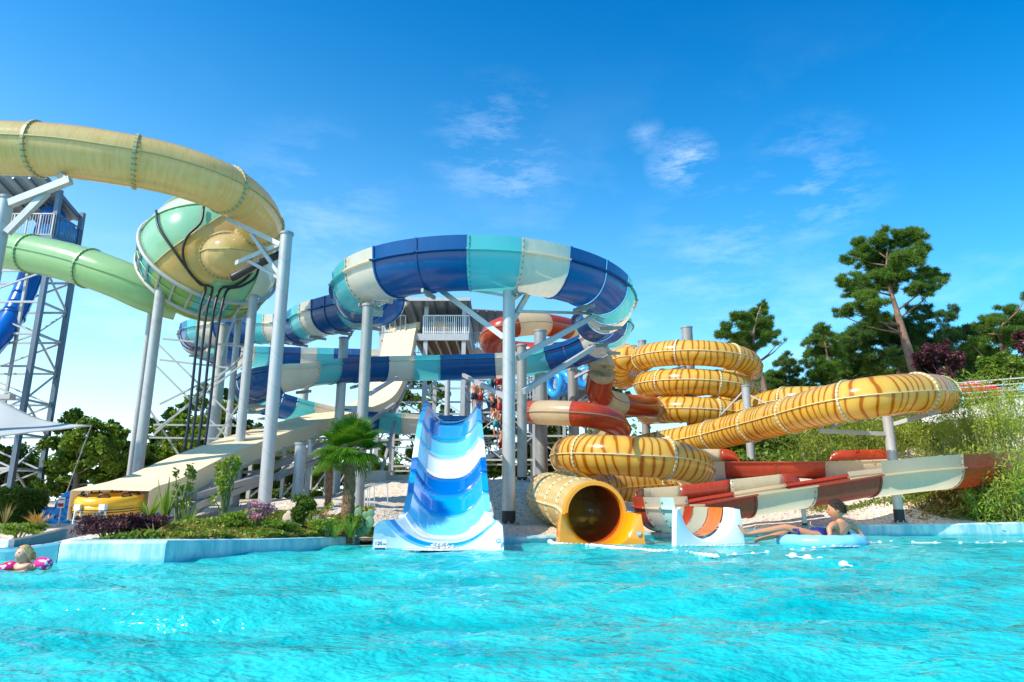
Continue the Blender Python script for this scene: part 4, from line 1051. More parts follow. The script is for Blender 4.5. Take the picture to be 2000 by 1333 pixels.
g = MB(); g.box(((cols[2] + cols[4]) / 2 + .3, (SY0 + SY1) / 2, lv[3]), (cols[4] - cols[2], SY1 - SY0, .08)); make('landing', g, 'steel_dark', st_)
# second roof behind
rf = thing('shade_roof', 'small grey roof on posts between the platform and the red and white tube', 'roof', P(930, 700, 38))
a = P(903, 612, 37); b = P(1000, 618, 37); g = MB(); g.grid([[(a.x, 36, a.z), (b.x, 36, b.z)], [(a.x, 40, a.z - .9), (b.x, 40, b.z - .9)]]); make('roof', g, 'roofm', rf, solid=.06)
g = MB()
for i in range(7): x = a.x + (b.x - a.x) * i / 6; g.bar((x, 36, a.z - .15), (x, 40, a.z - 1.05), .07, .14)
make('rafters', g, 'steel_dark', rf)
for x in (a.x + .1, b.x - .1):
    for y in (36.2, 39.8): g = MB(); g.bar((x, y, 1), (x, y, a.z - .15 - (y - 36) * .22), .12); make('column', g, 'galv', rf)
g = MB(); g.box(((a.x + b.x) / 2, 38, P(930, 690, 37).z), (b.x - a.x, 4, .12)); make('deck', g, 'galv', rf); railing(rf, (a.x, 36, P(930, 690, 37).z), (b.x, 36, P(930, 690, 37).z), .9, 18)
# blue rings carried on the stairs
for i, (px, py, Y, s) in enumerate(((1084, 752, 29.6, .46), (1101, 748, 30.2, .42), (1146, 738, 29.8, .36))):
    g = MB(); g.torus(P(px, py, Y), s, .17, (.9, .5, .1) if i < 2 else (.3, 1, .2), 26, 10)
    tag(make('swim_ring', g, 'ringblue', None, True), ['blue swim ring held upright on the stair landing, left one of two', 'blue swim ring held upright on the stair landing, right one of two', 'blue ring on the stairs behind the red and white tube bends'][i], 'swim ring', 'blue swim rings')
# ---------------------------------------------------------------- far left tower and its blue tube
lt = thing('launch_tower', 'dark steel lattice tower with a roofed top platform at the far left', 'tower', P(40, 960, 27))
ly0, ly1 = 26, 27.6
def zt_at(py, Y): return P(60, py, Y).z
xa, xb = P(108, 430, ly0).x, P(108, 430, ly0).x - 3.2
zl = T(-19, ly0); zpl = P(100, 470, ly0).z; zrf = P(100, 372, ly0).z
LP_ = [(xa, ly0), (xb, ly0), (xa, ly1), (xb, ly1)]
for k, (x, y) in enumerate(LP_): tb((x, y, zl - .5), (x, y, zrf - (.0 if y == ly0 else .3)), .18, 'steel_dark', root=lt, nm='column')
tb((xa - .9, ly0 + .2, zl), (xa - .9, ly0 + .2, zpl), .10, 'galv', root=lt, nm='column')
nb = 8; dz = (zpl - zl) / nb
for i in range(nb):
    z = zl + i * dz
    for (x0, y0), (x1, y1) in ((LP_[0], LP_[1]), (LP_[0], LP_[2]), (LP_[1], LP_[3]), (LP_[2], LP_[3])):
        tb((x0, y0, z + dz), (x1, y1, z + dz), .08, 'galv', root=lt)
        if i % 2: tb((x0, y0, z), (x1, y1, z + dz), .06, 'galv', root=lt, nm='brace')
        else: tb((x1, y1, z), (x0, y0, z + dz), .06, 'galv', root=lt, nm='brace')
g = MB(); g.box(((xa + xb) / 2, (ly0 + ly1) / 2, zpl), (3.6, 2.2, .22)); make('deck', g, 'steel_dark', lt)
g = MB(); g.grid([[(xb - .3 + 3.4 * i / 40, ly0 - .8, zrf + .3 + .03 * math.sin(i * 1.5)) for i in range(41)], [(xb - .3 + 3.4 * i / 40, ly1 + .3, zrf - .5 + .03 * math.sin(i * 1.5)) for i in range(41)]]); make('roof', g, 'roofm', lt, True, solid=.04)
for i in range(6): x = xb - .2 + 3.3 * i / 5; tb((x, ly0 - .8, zrf + .15), (x, ly1 + .3, zrf - .65), .08, 'steel_dark', root=lt, nm='rafter')
railing(lt, (xb, ly0 - .1, zpl + .12), (xa, ly0 - .1, zpl + .12), 1.0, 30, 'galv', .018); railing(lt, (xa + .1, ly0, zpl + .12), (xa + .1, ly1, zpl + .12), 1.0, 9, 'steel_dark')
g = MB(); g.sphere(((xa + xb) / 2 + .9, ly0 + 1.3, zpl + .8), .62, 18, 10, (1.2, 1, 1.1)); make('slide_inlet', g, 'ringblue', lt, True)
o = bt = thing('tube_water_slide', 'royal blue tube slide dropping out of the dark lattice tower at the left edge', 'water slide')
tube_slide(bt, [P(100, 430, 27.5), P(82, 470, 27.4), P(66, 520, 27.2), P(44, 580, 26.8), P(14, 636, 26.2), P(-40, 700, 25), P(-120, 760, 24)], .42, ['BT'], [2.4], 'BT', seam='BT')
g = MB(); g.sphere(P(103, 424, 27), .5, 16, 10); make('tube_inlet', g, 'BT', bt, True)
# shade sail with its posts
sail = thing('shade_sail', 'pale grey shade sail stretched to a pointed tip at the left edge', 'shade sail', P(0, 880, 14))
g = MB(); rows = []; n = 10
for px, pl, pu in ((-300, 880, 700), (-200, 872, 735), (-100, 862, 762), (-40, 856, 774), (0, 852, 781), (30, 848, 797), (60, 844, 812), (90, 841, 822), (120, 838, 828), (150, 834, 830), (178, 831.5, 831)):
    f = (178 - px) / 478; Yl = 13.6 - 1.6 * f; Yu = 13.7 + 4.5 * f
    a, b_ = P(px, pl, Yl), P(px, pu, Yu); rows.append([a.lerp(b_, i / n) - Vector((0, 0, .25 * f * math.sin(PI * i / n))) for i in range(n + 1)])
g.grid(rows); make('canopy', g, 'sail', sail, True, solid=.012)
L_ = [None, P(178, 831.5, 13.6)]
g = MB(); g.tube([r[0] for r in rows], .02, 6); make('hem', g, 'galv', sail, True)
g = MB(); pb = P(-60, 860, 16); g.cyl((pb.x, pb.y, .2), (pb.x, pb.y, 4.2), .09, .07); make('post', g, 'galv', sail, True, angle=40)
g = MB(); g.bar(L_[1], P(120, 990, 20), .02); g.bar(P(-10, 776, 16.9), P(25, 776, 16.9), .22, .12); make('stay', g, 'galv', sail)
# ---------------------------------------------------------------- trees
def limb_tree(root, base, cents, r0, m, top=None):
    """tapered trunk with limbs reaching the clumps"""
    g = MB(); base = Vector(base); top = Vector(top) if top is not None else sum((Vector(c) for c in cents), Vector()) / len(cents)
    pts = [base, base.lerp(top, .35) + Vector((random.uniform(-.15, .15), 0, 0)), base.lerp(top, .7) + Vector((random.uniform(-.15, .15), 0, 0)), top]
    pa, L = spline(pts, .4); k = len(pa); g.tube(pa, [r0 * (1 - .75 * i / (k - 1)) for i in range(k)], 9)
    for c in cents:
        c = Vector(c); f = min(.95, max(.25, (c.z - base.z) / max(.1, (top.z - base.z)) * .75)); s = pa[int(f * (k - 1))]
        mid = s.lerp(c, .5) + Vector((0, 0, -.1 * (c - s).length)); rr_ = r0 * (1 - .75 * f) * .55
        g.tube([s, mid, c], [rr_, rr_ * .6, rr_ * .25], 6)
    return make('trunk', g, m, root, True)
def ppx(px, py, Y): return np.array(P(px, py, Y))
def pine(label, blobs, Y, trunk_px, r0, m='pine', dens=900, ts=.34, bark='bark', dspread=1.3, group=None):
    b0 = P(*trunk_px[0], Y); root = thing('pine_tree', label, 'pine tree', b0, group)
    k = Y / F; bl = []
    blobs = [(a_, b_, c_ * 1.12) for a_, b_, c_ in blobs]
    for px, py, r in blobs: bl.append((ppx(px, py, Y + random.uniform(-dspread, dspread)), r * k, r * k * .62))
    n = int(sum(b[1] ** 2 for b in bl) * dens * 4.0)
    # small needle pads inside each blob give the clumpy look
    pads = []
    for c, r, rz in bl:
        for _ in range(max(8, int(r * 22))):
            d = rnd_unit(1)[0]; pads.append((c + d * np.array([r, r, rz]) * random.uniform(.45, 1), r * random.uniform(.20, .36), r * random.uniform(.14, .22)))
    pts = blob_points(pads, n, .8)
    quads_mesh('crown', tufts(pts, ts * .56, 7, .09), m, root)
    g = MB(); pa, L = spline([P(px, py, Y) for px, py in trunk_px], .4); kk = len(pa)
    low = Vector((pa[0].x, pa[0].y, min(pa[0].z, T(pa[0].x, pa[0].y)) - .3)); pa = [low] + pa; kk += 1
    g.tube(pa, [r0 * .85 * (1 - .88 * i / (kk - 1)) for i in range(kk)], 10)
    for c, r, rz in bl:
        c = Vector(c); j = min(range(kk), key=lambda i: (pa[i] - (c - Vector((0, 0, (c - pa[i]).length * .45)))).length); s = pa[j]
        if (c - s).length > .4:
            mid = s.lerp(c, .55) + Vector((0, 0, -.06 * (c - s).length)); rr_ = min(r0 * .25, .055); g.tube([s, mid, c], [rr_, rr_ * .6, rr_ * .3], 6)
    make('trunk', g, bark, root, True); return root
pine('tallest pine with a leaning reddish trunk, right of the centre', [(1700, 478, 34), (1735, 462, 28), (1772, 468, 32), (1796, 488, 26), (1676, 505, 28), (1722, 512, 42), (1770, 520, 40), (1662, 548, 24), (1700, 555, 36), (1742, 556, 24), (1822, 540, 26), (1800, 566, 28), (1835, 552, 18), (1652, 606, 22), (1690, 596, 34), (1668, 570, 20), (1712, 620, 24), (1640, 615, 12)], 34,
     [(1792, 745), (1783, 715), (1768, 665), (1752, 610), (1740, 570), (1732, 535), (1732, 505)], .34, dens=520)
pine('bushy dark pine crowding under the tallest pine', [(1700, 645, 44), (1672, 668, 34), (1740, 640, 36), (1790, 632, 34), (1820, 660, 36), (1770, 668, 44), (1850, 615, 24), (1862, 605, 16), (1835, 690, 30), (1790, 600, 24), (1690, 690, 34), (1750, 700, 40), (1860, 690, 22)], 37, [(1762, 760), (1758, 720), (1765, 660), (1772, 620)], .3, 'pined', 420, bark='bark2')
pine('slender leaning pine standing right beside the stacked yellow coils', [(1487, 596, 12), (1480, 612, 22), (1450, 628, 26), (1425, 648, 24), (1500, 628, 20), (1474, 645, 32), (1505, 655, 20), (1440, 668, 24), (1478, 675, 22), (1518, 672, 8), (1535, 665, 5)], 33, [(1496, 775), (1486, 730), (1474, 690), (1472, 650), (1480, 615)], .2, 'pine', 560)
pine('airy light green pine between the slender pine and the tallest pine', [(1605, 640, 18), (1612, 660, 26), (1585, 668, 18), (1635, 665, 18), (1600, 690, 28), (1640, 690, 18), (1578, 710, 16), (1610, 720, 30), (1645, 715, 14), (1590, 740, 24)], 36, [(1632, 790), (1625, 740), (1615, 690), (1607, 650)], .16, 'pine', 420)
pine('small dark fir behind the long tiger tube, left of the airy pine', [(1535, 695, 12), (1530, 712, 20), (1550, 725, 18), (1515, 735, 22), (1540, 750, 28), (1505, 765, 24), (1560, 765, 20)], 38, [(1535, 800), (1535, 750), (1535, 700)], .15, 'pined', 520, bark='bark2')
pine('rounded pine with a purple neighbour, near the right edge', [(1935, 625, 24), (1965, 615, 28), (1990, 625, 26), (1910, 645, 24), (1950, 650, 34), (1985, 660, 30), (1900, 675, 22), (1925, 690, 30), (2015, 640, 30), (2000, 585, 9), (2012, 575, 14)], 36, [(1960, 760), (1958, 700), (1955, 640)], .28, 'pine', 420)
pine('low dark pine scrub behind the airy pine', [(1665, 735, 22), (1690, 745, 26), (1720, 748, 24), (1640, 755, 22), (1745, 735, 20)], 40, [(1690, 800), (1690, 750)], .15, 'pine', 420)
def broadleaf(label, blobs, Y, m, n, size=.2, cat='tree', name='broadleaf_tree', r0=.18, trunk=True, group=None, ds=1.2, flat=.8):
    k = Y / F; bl = [(ppx(px, py, Y + random.uniform(-ds, ds)), r * k, r * k * flat) for px, py, r in blobs]
    cx = sum(b[0] for b in bl) / len(bl); gz = T(cx[0], cx[1]); root = thing(name, label, cat, (cx[0], cx[1], gz), group)
    sub = []
    for c, r, rz in bl:
        for _ in range(14): d = rnd_unit(1)[0]; sub.append((c + d * np.array([r, r, rz]) * random.uniform(.3, .9), r * random.uniform(.25, .45), r * random.uniform(.2, .36)))
    quads_mesh('crown', leaf_quads(blob_points(sub, int(n * 2.3), .75), size * .72, .7), m, root)
    if trunk: limb_tree(root, (cx[0], cx[1], gz - .2), [b[0] for b in bl], r0, 'bark2')
    return root
pine('fresh green pine filling the gap left of the tallest pine', [(1640, 690, 22), (1668, 700, 24), (1655, 725, 26), (1690, 720, 26), (1625, 730, 20), (1640, 755, 26), (1680, 755, 28)], 39, [(1655, 800), (1655, 740), (1655, 700)], .16, 'pine', 460)
pine('dark pine filling in right of the maroon plum tree', [(1885, 655, 22), (1900, 690, 24), (1880, 700, 26), (1900, 730, 26), (1870, 740, 24)], 38, [(1888, 780), (1888, 720), (1886, 670)], .16, 'pined', 460)
pine('low pine between the slender pine and the small dark fir', [(1510, 740, 18), (1490, 760, 20), (1525, 765, 20), (1470, 775, 18)], 39, [(1505, 800), (1505, 760)], .12, 'pine', 460)
def blobrow(x0, x1, y0, y1, r, n, seed):
    rr_ = random.Random(seed); return [(rr_.uniform(x0, x1), rr_.uniform(y0, y1), r * rr_.uniform(.7, 1.25)) for _ in range(n)]
broadleaf('olive green tree with a domed top, left of the bowl posts', [(150, 815, 24), (180, 830, 26), (125, 835, 22), (205, 850, 24), (150, 860, 34), (105, 865, 26), (195, 885, 32), (230, 870, 18), (150, 905, 36), (110, 915, 30), (200, 930, 34), (150, 950, 34), (90, 950, 26)], 27, 'leaf', 8500, .2)
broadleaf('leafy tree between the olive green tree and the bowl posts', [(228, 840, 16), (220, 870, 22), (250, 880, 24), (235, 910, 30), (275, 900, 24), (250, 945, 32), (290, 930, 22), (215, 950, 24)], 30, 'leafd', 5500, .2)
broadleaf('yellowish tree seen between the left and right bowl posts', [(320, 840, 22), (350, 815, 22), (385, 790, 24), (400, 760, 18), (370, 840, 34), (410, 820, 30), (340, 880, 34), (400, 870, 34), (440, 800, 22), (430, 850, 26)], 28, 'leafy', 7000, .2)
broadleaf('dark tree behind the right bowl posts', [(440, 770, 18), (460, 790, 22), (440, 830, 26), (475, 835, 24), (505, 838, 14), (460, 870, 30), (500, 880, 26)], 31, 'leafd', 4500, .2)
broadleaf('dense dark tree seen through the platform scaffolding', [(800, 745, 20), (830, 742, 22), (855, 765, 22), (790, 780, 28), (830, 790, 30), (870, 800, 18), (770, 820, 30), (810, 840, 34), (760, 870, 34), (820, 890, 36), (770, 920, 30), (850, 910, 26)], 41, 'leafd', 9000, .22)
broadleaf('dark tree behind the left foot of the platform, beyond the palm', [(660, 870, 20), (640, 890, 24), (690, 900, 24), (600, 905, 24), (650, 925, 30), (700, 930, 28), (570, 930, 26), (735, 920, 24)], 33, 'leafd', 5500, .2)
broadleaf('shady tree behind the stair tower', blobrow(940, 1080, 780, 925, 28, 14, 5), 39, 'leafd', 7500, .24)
broadleaf('green tree between the stair tower and the yellow coils', [(1070, 730, 20), (1110, 760, 22), (1150, 790, 24), (1200, 745, 20), (1215, 770, 22), (1180, 850, 30), (1130, 880, 34), (1210, 860, 26), (1090, 850, 28), (1160, 920, 26)], 37, 'leaf', 7000, .22)
broadleaf('maroon plum tree in front of the tallest pine', [(1810, 690, 26), (1835, 680, 24), (1855, 700, 26), (1820, 720, 30), (1795, 712, 18), (1850, 735, 24), (1870, 720, 16)], 31, 'maroon', 5500, .17)
broadleaf('second maroon tree peeping in at the right edge', [(1998, 655, 16), (2010, 680, 18), (1990, 672, 10)], 33, 'maroon', 1500, .17)
broadleaf('glossy green laurel above the red parasols', [(1925, 712, 20), (1955, 705, 20), (1985, 712, 22), (1940, 735, 26), (1975, 740, 26), (1910, 745, 18), (2005, 740, 22)], 28, 'leaf', 5500, .17)
broadleaf('small tree behind the low dark scrub, right of the slender pine', [(1585, 765, 20), (1620, 770, 22), (1650, 775, 22)], 36, 'leafd', 2500, .18)
broadleaf('green hedge tree just above the tiger tube bend', [(1720, 760, 20), (1760, 755, 20), (1790, 760, 20), (1820, 755, 20), (1860, 750, 20), (1885, 740, 18)], 30, 'leaf', 4200, .16)
broadleaf('long dark tree line far behind the pines, left part', blobrow(1440, 1640, 735, 790, 26, 14, 71), 44, 'leafd', 6500, .2)
broadleaf('long dark tree line far behind the pines, middle part', blobrow(1630, 1820, 715, 780, 28, 14, 72), 44, 'leafd', 6500, .2)
broadleaf('long green tree line far behind the pines, right part', blobrow(1860, 2060, 680, 760, 28, 14, 73), 43, 'leaf', 6500, .2)
broadleaf('round yellowish green tree just left of the left front bowl post', [(215, 835, 18), (240, 850, 20), (200, 870, 24), (250, 880, 24), (225, 905, 28), (262, 920, 26), (275, 890, 18)], 28, 'leafy', 4500, .18)
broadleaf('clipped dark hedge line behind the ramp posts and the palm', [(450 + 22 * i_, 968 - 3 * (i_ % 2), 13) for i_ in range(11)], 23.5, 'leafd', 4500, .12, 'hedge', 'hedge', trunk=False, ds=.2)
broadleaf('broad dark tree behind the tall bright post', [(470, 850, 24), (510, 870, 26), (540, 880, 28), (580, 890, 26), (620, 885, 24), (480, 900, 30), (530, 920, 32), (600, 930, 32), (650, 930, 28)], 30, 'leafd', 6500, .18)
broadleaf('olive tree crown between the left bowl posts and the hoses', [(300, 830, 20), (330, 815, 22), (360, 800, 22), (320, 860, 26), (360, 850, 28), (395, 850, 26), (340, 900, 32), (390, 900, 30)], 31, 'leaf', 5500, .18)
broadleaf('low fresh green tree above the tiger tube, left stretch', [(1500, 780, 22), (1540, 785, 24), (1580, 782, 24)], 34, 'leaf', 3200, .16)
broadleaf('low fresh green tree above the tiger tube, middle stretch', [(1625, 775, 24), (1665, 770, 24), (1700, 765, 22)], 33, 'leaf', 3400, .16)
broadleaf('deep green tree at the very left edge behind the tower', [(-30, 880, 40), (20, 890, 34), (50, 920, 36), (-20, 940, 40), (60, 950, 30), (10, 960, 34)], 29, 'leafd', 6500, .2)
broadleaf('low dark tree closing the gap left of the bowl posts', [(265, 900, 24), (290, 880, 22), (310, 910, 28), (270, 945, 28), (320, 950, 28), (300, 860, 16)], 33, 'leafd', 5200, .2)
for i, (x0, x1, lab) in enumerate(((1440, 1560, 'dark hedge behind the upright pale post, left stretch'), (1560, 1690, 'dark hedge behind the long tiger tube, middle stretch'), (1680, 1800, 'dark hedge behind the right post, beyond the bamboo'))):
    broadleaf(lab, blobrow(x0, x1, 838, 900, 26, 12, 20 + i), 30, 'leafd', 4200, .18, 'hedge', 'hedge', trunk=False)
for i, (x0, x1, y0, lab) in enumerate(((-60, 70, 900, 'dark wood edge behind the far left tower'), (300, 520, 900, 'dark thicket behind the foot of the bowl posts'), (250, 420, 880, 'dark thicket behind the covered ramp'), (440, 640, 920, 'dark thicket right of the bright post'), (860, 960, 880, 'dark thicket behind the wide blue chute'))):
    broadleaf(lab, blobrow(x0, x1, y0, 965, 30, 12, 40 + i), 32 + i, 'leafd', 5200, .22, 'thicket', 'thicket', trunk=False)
far = MB()
V = blob_points([(np.array([x, 62 + 6 * math.sin(x), T(min(58, max(-58, x)), 60) + 2.2 + .8 * math.sin(x * .7)]), 4.0, 2.6) for x in range(-110, 120, 4)], 16000, .5)
o = quads_mesh('distant_wood', leaf_quads(V, .5, .7), 'leafd'); tag(o, 'distant dark wood closing the view at ground level', 'wood', None, 'stuff')
# bamboo
def bamboo(label, px, Y, h, w, nst, dens, m='bamboo', name='bamboo_clump', cat='bamboo', size=.13, sx=.15, group=None):
    b0 = P(px, 900, Y); x, y = b0.x, Y; gz = T(x, y); root = thing(name, label, cat, (x, y, gz), group)
    g = MB(); pts = []; dr = []
    for i in range(nst):
        a = random.uniform(0, 6.28); r = w * .35 * math.sqrt(random.random()); hh = h * random.uniform(.55, 1.05); lean = w * random.uniform(.2, .75)
        p0 = Vector((x + r * math.cos(a), y + r * math.sin(a), gz - .1)); p3 = p0 + Vector((lean * math.cos(a), lean * math.sin(a), hh)); p2 = p0.lerp(p3, .5) - Vector((math.cos(a), math.sin(a), -.6)) * lean * .22
        pa, L = spline([p0, p2, p3], .25); g.tube(pa, [.012 * (1 - .7 * k / len(pa)) for k in range(len(pa))], 4)
        for _ in range(dens):
            f = random.random() ** .6; q = pa[int(f * (len(pa) - 1))]; pts.append(np.array(q) + RNG.normal(size=3) * np.array([sx, sx, sx * .9]) * (1.2 - f * .5))
    make('stems', g, 'stem', root); quads_mesh('foliage', leaf_quads(np.array(pts), size, .22, droop=(0, 0, -.35)), m, root)
    return root
for px, Y, h, w, ns, d, lab in ((1960, 18.5, 2.5, 2.0, 34, 95, 'tall feathery yellow green bamboo at the right edge, biggest clump'), (1905, 19.5, 1.65, 1.3, 26, 90, 'feathery bamboo leaning over the end of the red chute'), (2040, 17.5, 2.6, 1.9, 26, 90, 'bamboo half cut off by the right edge'),
                               (2000, 22.5, 2.0, 1.8, 24, 85, 'bamboo in front of the whitewashed wall, second row'), (1850, 21.5, 1.5, 2.1, 34, 85, 'bamboo under the bend of the tiger tube'), (1780, 22.5, 1.9, 2.2, 34, 85, 'bamboo just right of the armed post'), (1680, 23.2, 2.1, 2.3, 36, 85, 'bamboo left of the armed post, behind its long side arm'),
                               (1610, 24, 1.9, 2.3, 34, 80, 'bamboo left of the longest side arm'), (1945, 15.6, 1.7, 1.0, 22, 80, 'yellow green bamboo hiding the red end of the chute, nearest of all'), (1990, 15.4, 1.9, 1.1, 22, 80, 'near bamboo cut by the right edge, in front of the chute'), (1898, 15.5, .9, .6, 12, 70, 'low bamboo sprig in front of the red end of the chute'), (1870, 17.2, 1.0, .7, 12, 70, 'young bamboo sprouting before the red end of the chute'), (1925, 17, 1.3, .9, 14, 75, 'short light bamboo above the ground cover mound')):
    bamboo(lab, px, Y, h, w, ns, d)
bamboo('wispy bamboo above the laurel at the right edge', 1975, 25.8, 1.6, 1.0, 12, 60)
# ground cover mound at the right and creeping strands
def cover(label, fn, n, size, m, name='ground_cover', ratio=.7):
    P_ = []
    while len(P_) < n:
        q = fn()
        if q is not None: P_.append(q)
    o = quads_mesh(name, leaf_quads(np.array(P_), size, ratio, .8), m); tag(o, label, 'ground cover', None, 'stuff'); return o
def mound(cx, cy, rx, ry, h):
    def f():
        a = random.uniform(0, 6.28); k = math.sqrt(random.random()); x = cx + rx * k * math.cos(a); y = cy + ry * k * math.sin(a)
        if y < edge_at(x)[0] + .35: return None
        return np.array([x, y, T(x, y) + h * (1 - k * k) * random.uniform(.3, 1) + .02])
    return f
q = PG(1925, 985)
M['coverleaf'] = leafmat('creeper_leaves', (.08, .16, .02), (.18, .26, .03), (.40, .26, .05))
M['orangeleaf'] = leafmat('rusty_creeper_leaves', (.30, .14, .03), (.40, .24, .06), None)
cover('green creeper mound with rusty patches on the gravel at the right edge', mound(11.6, 16.2, 2.5, 1.1, .5), 9000, .07, 'coverleaf')
cover('rusty tinted creeper edge on the right mound', mound(11.0, 15.7, 2.2, .8, .38), 1800, .06, 'orangeleaf')
def strand(pts, wid):
    pa, L = spline(pts, .1)
    def f():
        p = random.choice(pa); x = p.x + random.gauss(0, wid * 2); y = p.y + random.gauss(0, wid); return np.array([x, y, T(x, y) + random.uniform(.01, .06)])
    return f
cover('thin strand of green creeper on the gravel below the cream trough', strand([PG(1590, 1000), PG(1680, 990), PG(1760, 978), PG(1850, 972)], .08), 1800, .06, 'coverleaf')
# left planted bed
def under():
    x = random.uniform(6, 22); y = random.uniform(22.4, 31); return np.array([x, y, T(x, y) + random.random() ** 2 * .5]) if y > 23 + max(0, 12 - x) * .25 else None
cover('dark green undergrowth covering the slope behind the rear red chute', under, 26000, .17, 'leaf', 'undergrowth')
bx0, bx1 = EDGE[4][0] + .25, EDGE[7][0] - .15
def bed():
    x = random.uniform(bx0, bx1); ye = edge_at(x)[0]; d = random.random() ** 1.2 * (2.4 if x > -3.4 else 4.2); y = ye + .3 + d; return np.array([x, y, T(x, y) + random.random() ** 1.3 * .02 + .10 * random.random() * (.5 + .5 * math.sin(x * 4.1) * math.sin(y * 5.3 + x)) + .01])
cover('low green ground cover filling the planted bed on the left', bed, 13000, .06, 'coverleaf')
cover('yellowish herbs among the bed planting', bed, 3500, .07, 'leafy')
cover('dry brown litter on the bed soil', bed, 1500, .08, 'orangeleaf', 'leaf_litter')
def bed2():
    x = random.uniform(-2.6, -1.95); ye = edge_at(x)[0]; return np.array([x, ye + .3 + random.random() * 1.2, T(x, ye + .5) + random.random() * .14])
cover('fresh green cover beside the wide blue chute', bed2, 1800, .055, 'leaf')
def shrub(label, px, py, Y, wpx, hpx, m, n, size, cat='shrub', name='shrub', stems=6, open_=False, group=None):
    k = Y / F; base = P(px, py, Y); root = thing(name, label, cat, base, group); w = wpx * k / 2; h = hpx * k
    bl = []; g = MB()
    for i in range(stems * 2):
        a = random.uniform(0, 6.28); f = random.uniform(.35, .95); c = np.array([base.x + w * .65 * math.cos(a) * random.uniform(.3, 1), base.y + w * .5 * math.sin(a), base.z + h * f])
        bl.append((c, w * (.22 if open_ else .38), h * (.09 if open_ else .16))); g.tube([base - Vector((0, 0, .1)), base.lerp(Vector(c), .5) + Vector((0, 0, h * .1)), Vector(c)], [.012, .009, .004], 5)
    make('stems', g, 'stem', root); quads_mesh('foliage', leaf_quads(blob_points(bl, n, .8), size, .45), m, root); return root
shrub('maroon barberry bush drooping over the pool wall, below the yellow raft', 215, 1058, 8.6, 140, 50, 'maroon', 2600, .045, stems=10)
shrub('second maroon bush, right of the first and lower', 292, 1052, 9.0, 80, 42, 'maroon', 1500, .045)
shrub('tall slender oleander rising before the cream ramp', 435, 1035, 10.6, 75, 145, 'leafy', 850, .07, open_=True, stems=10)
shrub('leafless looking spindly shrub with sparse leaves in front of the ramp', 345, 1030, 10, 85, 115, 'leafd', 420, .07, open_=True, stems=8)
shrub('pink flowering bush at the foot of the bright post', 505, 1030, 10.8, 75, 45, 'pinkleaf', 1300, .045, stems=7)
shrub('dark green rounded shrub between the rock and the palm', 588, 1035, 11, 62, 62, 'leafd', 2400, .07, stems=9)
shrub('bright green low bush at the left foot of the bright post', 455, 1045, 10.2, 85, 38, 'leafy', 1800, .055, stems=7)
shrub('fresh green bush in front of the rock', 545, 1048, 10.2, 90, 28, 'leaf', 1900, .05, stems=7)
shrub('fresh green bush just left of the palm trunk', 640, 1046, 10.6, 90, 30, 'leafy', 2000, .05, stems=7)
shrub('leafy plant right at the foot of the palm trunk', 690, 1046, 10.7, 50, 40, 'leaf', 1200, .05, stems=5)
shrub('broad yellow green plant above the middle of the pool wall', 395, 1050, 9.8, 100, 35, 'leafy', 1500, .06, stems=7)
shrub('light feathery herb at the left edge beside the steps', 35, 1050, 10.5, 90, 26, 'leafy', 1000, .05, stems=7)
shrub('grey green herb between the steps and the rusty fern', 70, 1045, 10.8, 45, 20, 'leaf', 900, .05, stems=5)
# blades: grasses, yucca, dry fronds
def blades(label, px, py, Y, n, L, m, wd=.02, spread=.8, cat='grass', name='grass_tuft', droop=.5):
    base = P(px, py, Y); root = thing(name, label, cat, base); V = []
    for i in range(n):
        a = random.uniform(0, 6.28); l = L * random.uniform(.6, 1.1); d = Vector((math.cos(a), math.sin(a), 0)); s = Vector((-d.y, d.x, 0)) * wd; prev = base + d * random.uniform(0, .04)
        sp = spread * random.uniform(.3, 1); K = 5; pts = []
        for k in range(K + 1):
            f = k / K; pts.append(base + d * l * sp * f + Vector((0, 0, l * (f - droop * sp * f * f))))
        for k in range(K):
            w0 = 1 - (k / K) ** 2; w1 = 1 - ((k + 1) / K) ** 2
            V.append([pts[k] - s * w0, pts[k] + s * w0, pts[k + 1] + s * w1, pts[k + 1] - s * w1 * .98])
    quads_mesh('blades', np.array([[list(v) for v in q] for q in V]), m, root); return root
blades('dry straw coloured frond clump before the cream ramp', 330, 1050, 9.2, 40, .35, 'drygrass', .012, 1.1)
blades('dead curled frond clump above the pool wall corner', 300, 1056, 8.6, 30, .3, 'drygrass', .014, 1.2)
blades('rusty fern beside the steps at the left', 72, 1030, 11.5, 60, .35, 'orangeleaf', .014, 1)
blades('rusty grass clump beside the dark green rounded shrub', 632, 1022, 12, 90, .28, 'orangeleaf', .008, .9)
blades('green sword leaved plant left of the tall oleander', 320, 1035, 9.8, 14, .75, 'leafy', .03, .35, 'plant', 'sword_leaf_plant', .2)
blades('yellow striped agave by the ramp foot', 290, 1018, 10.4, 14, .5, 'leafy', .035, .9, 'plant', 'agave', .4)
blades('papyrus stems in the bed right of the ramp mouth', 365, 1042, 9.5, 22, .55, 'leaf', .008, .4)
blades('grass drooping over the pool wall beside the cactus', 683, 1052, 10.3, 40, .42, 'leafy', .009, .8)
blades('second drooping grass over the pool wall, left of the cactus', 655, 1052, 10.1, 26, .36, 'leafy', .008, .8)
blades('grass tuft at the left edge with pale seed heads', 8, 1030, 10.5, 40, .4, 'drygrass', .006, .4)
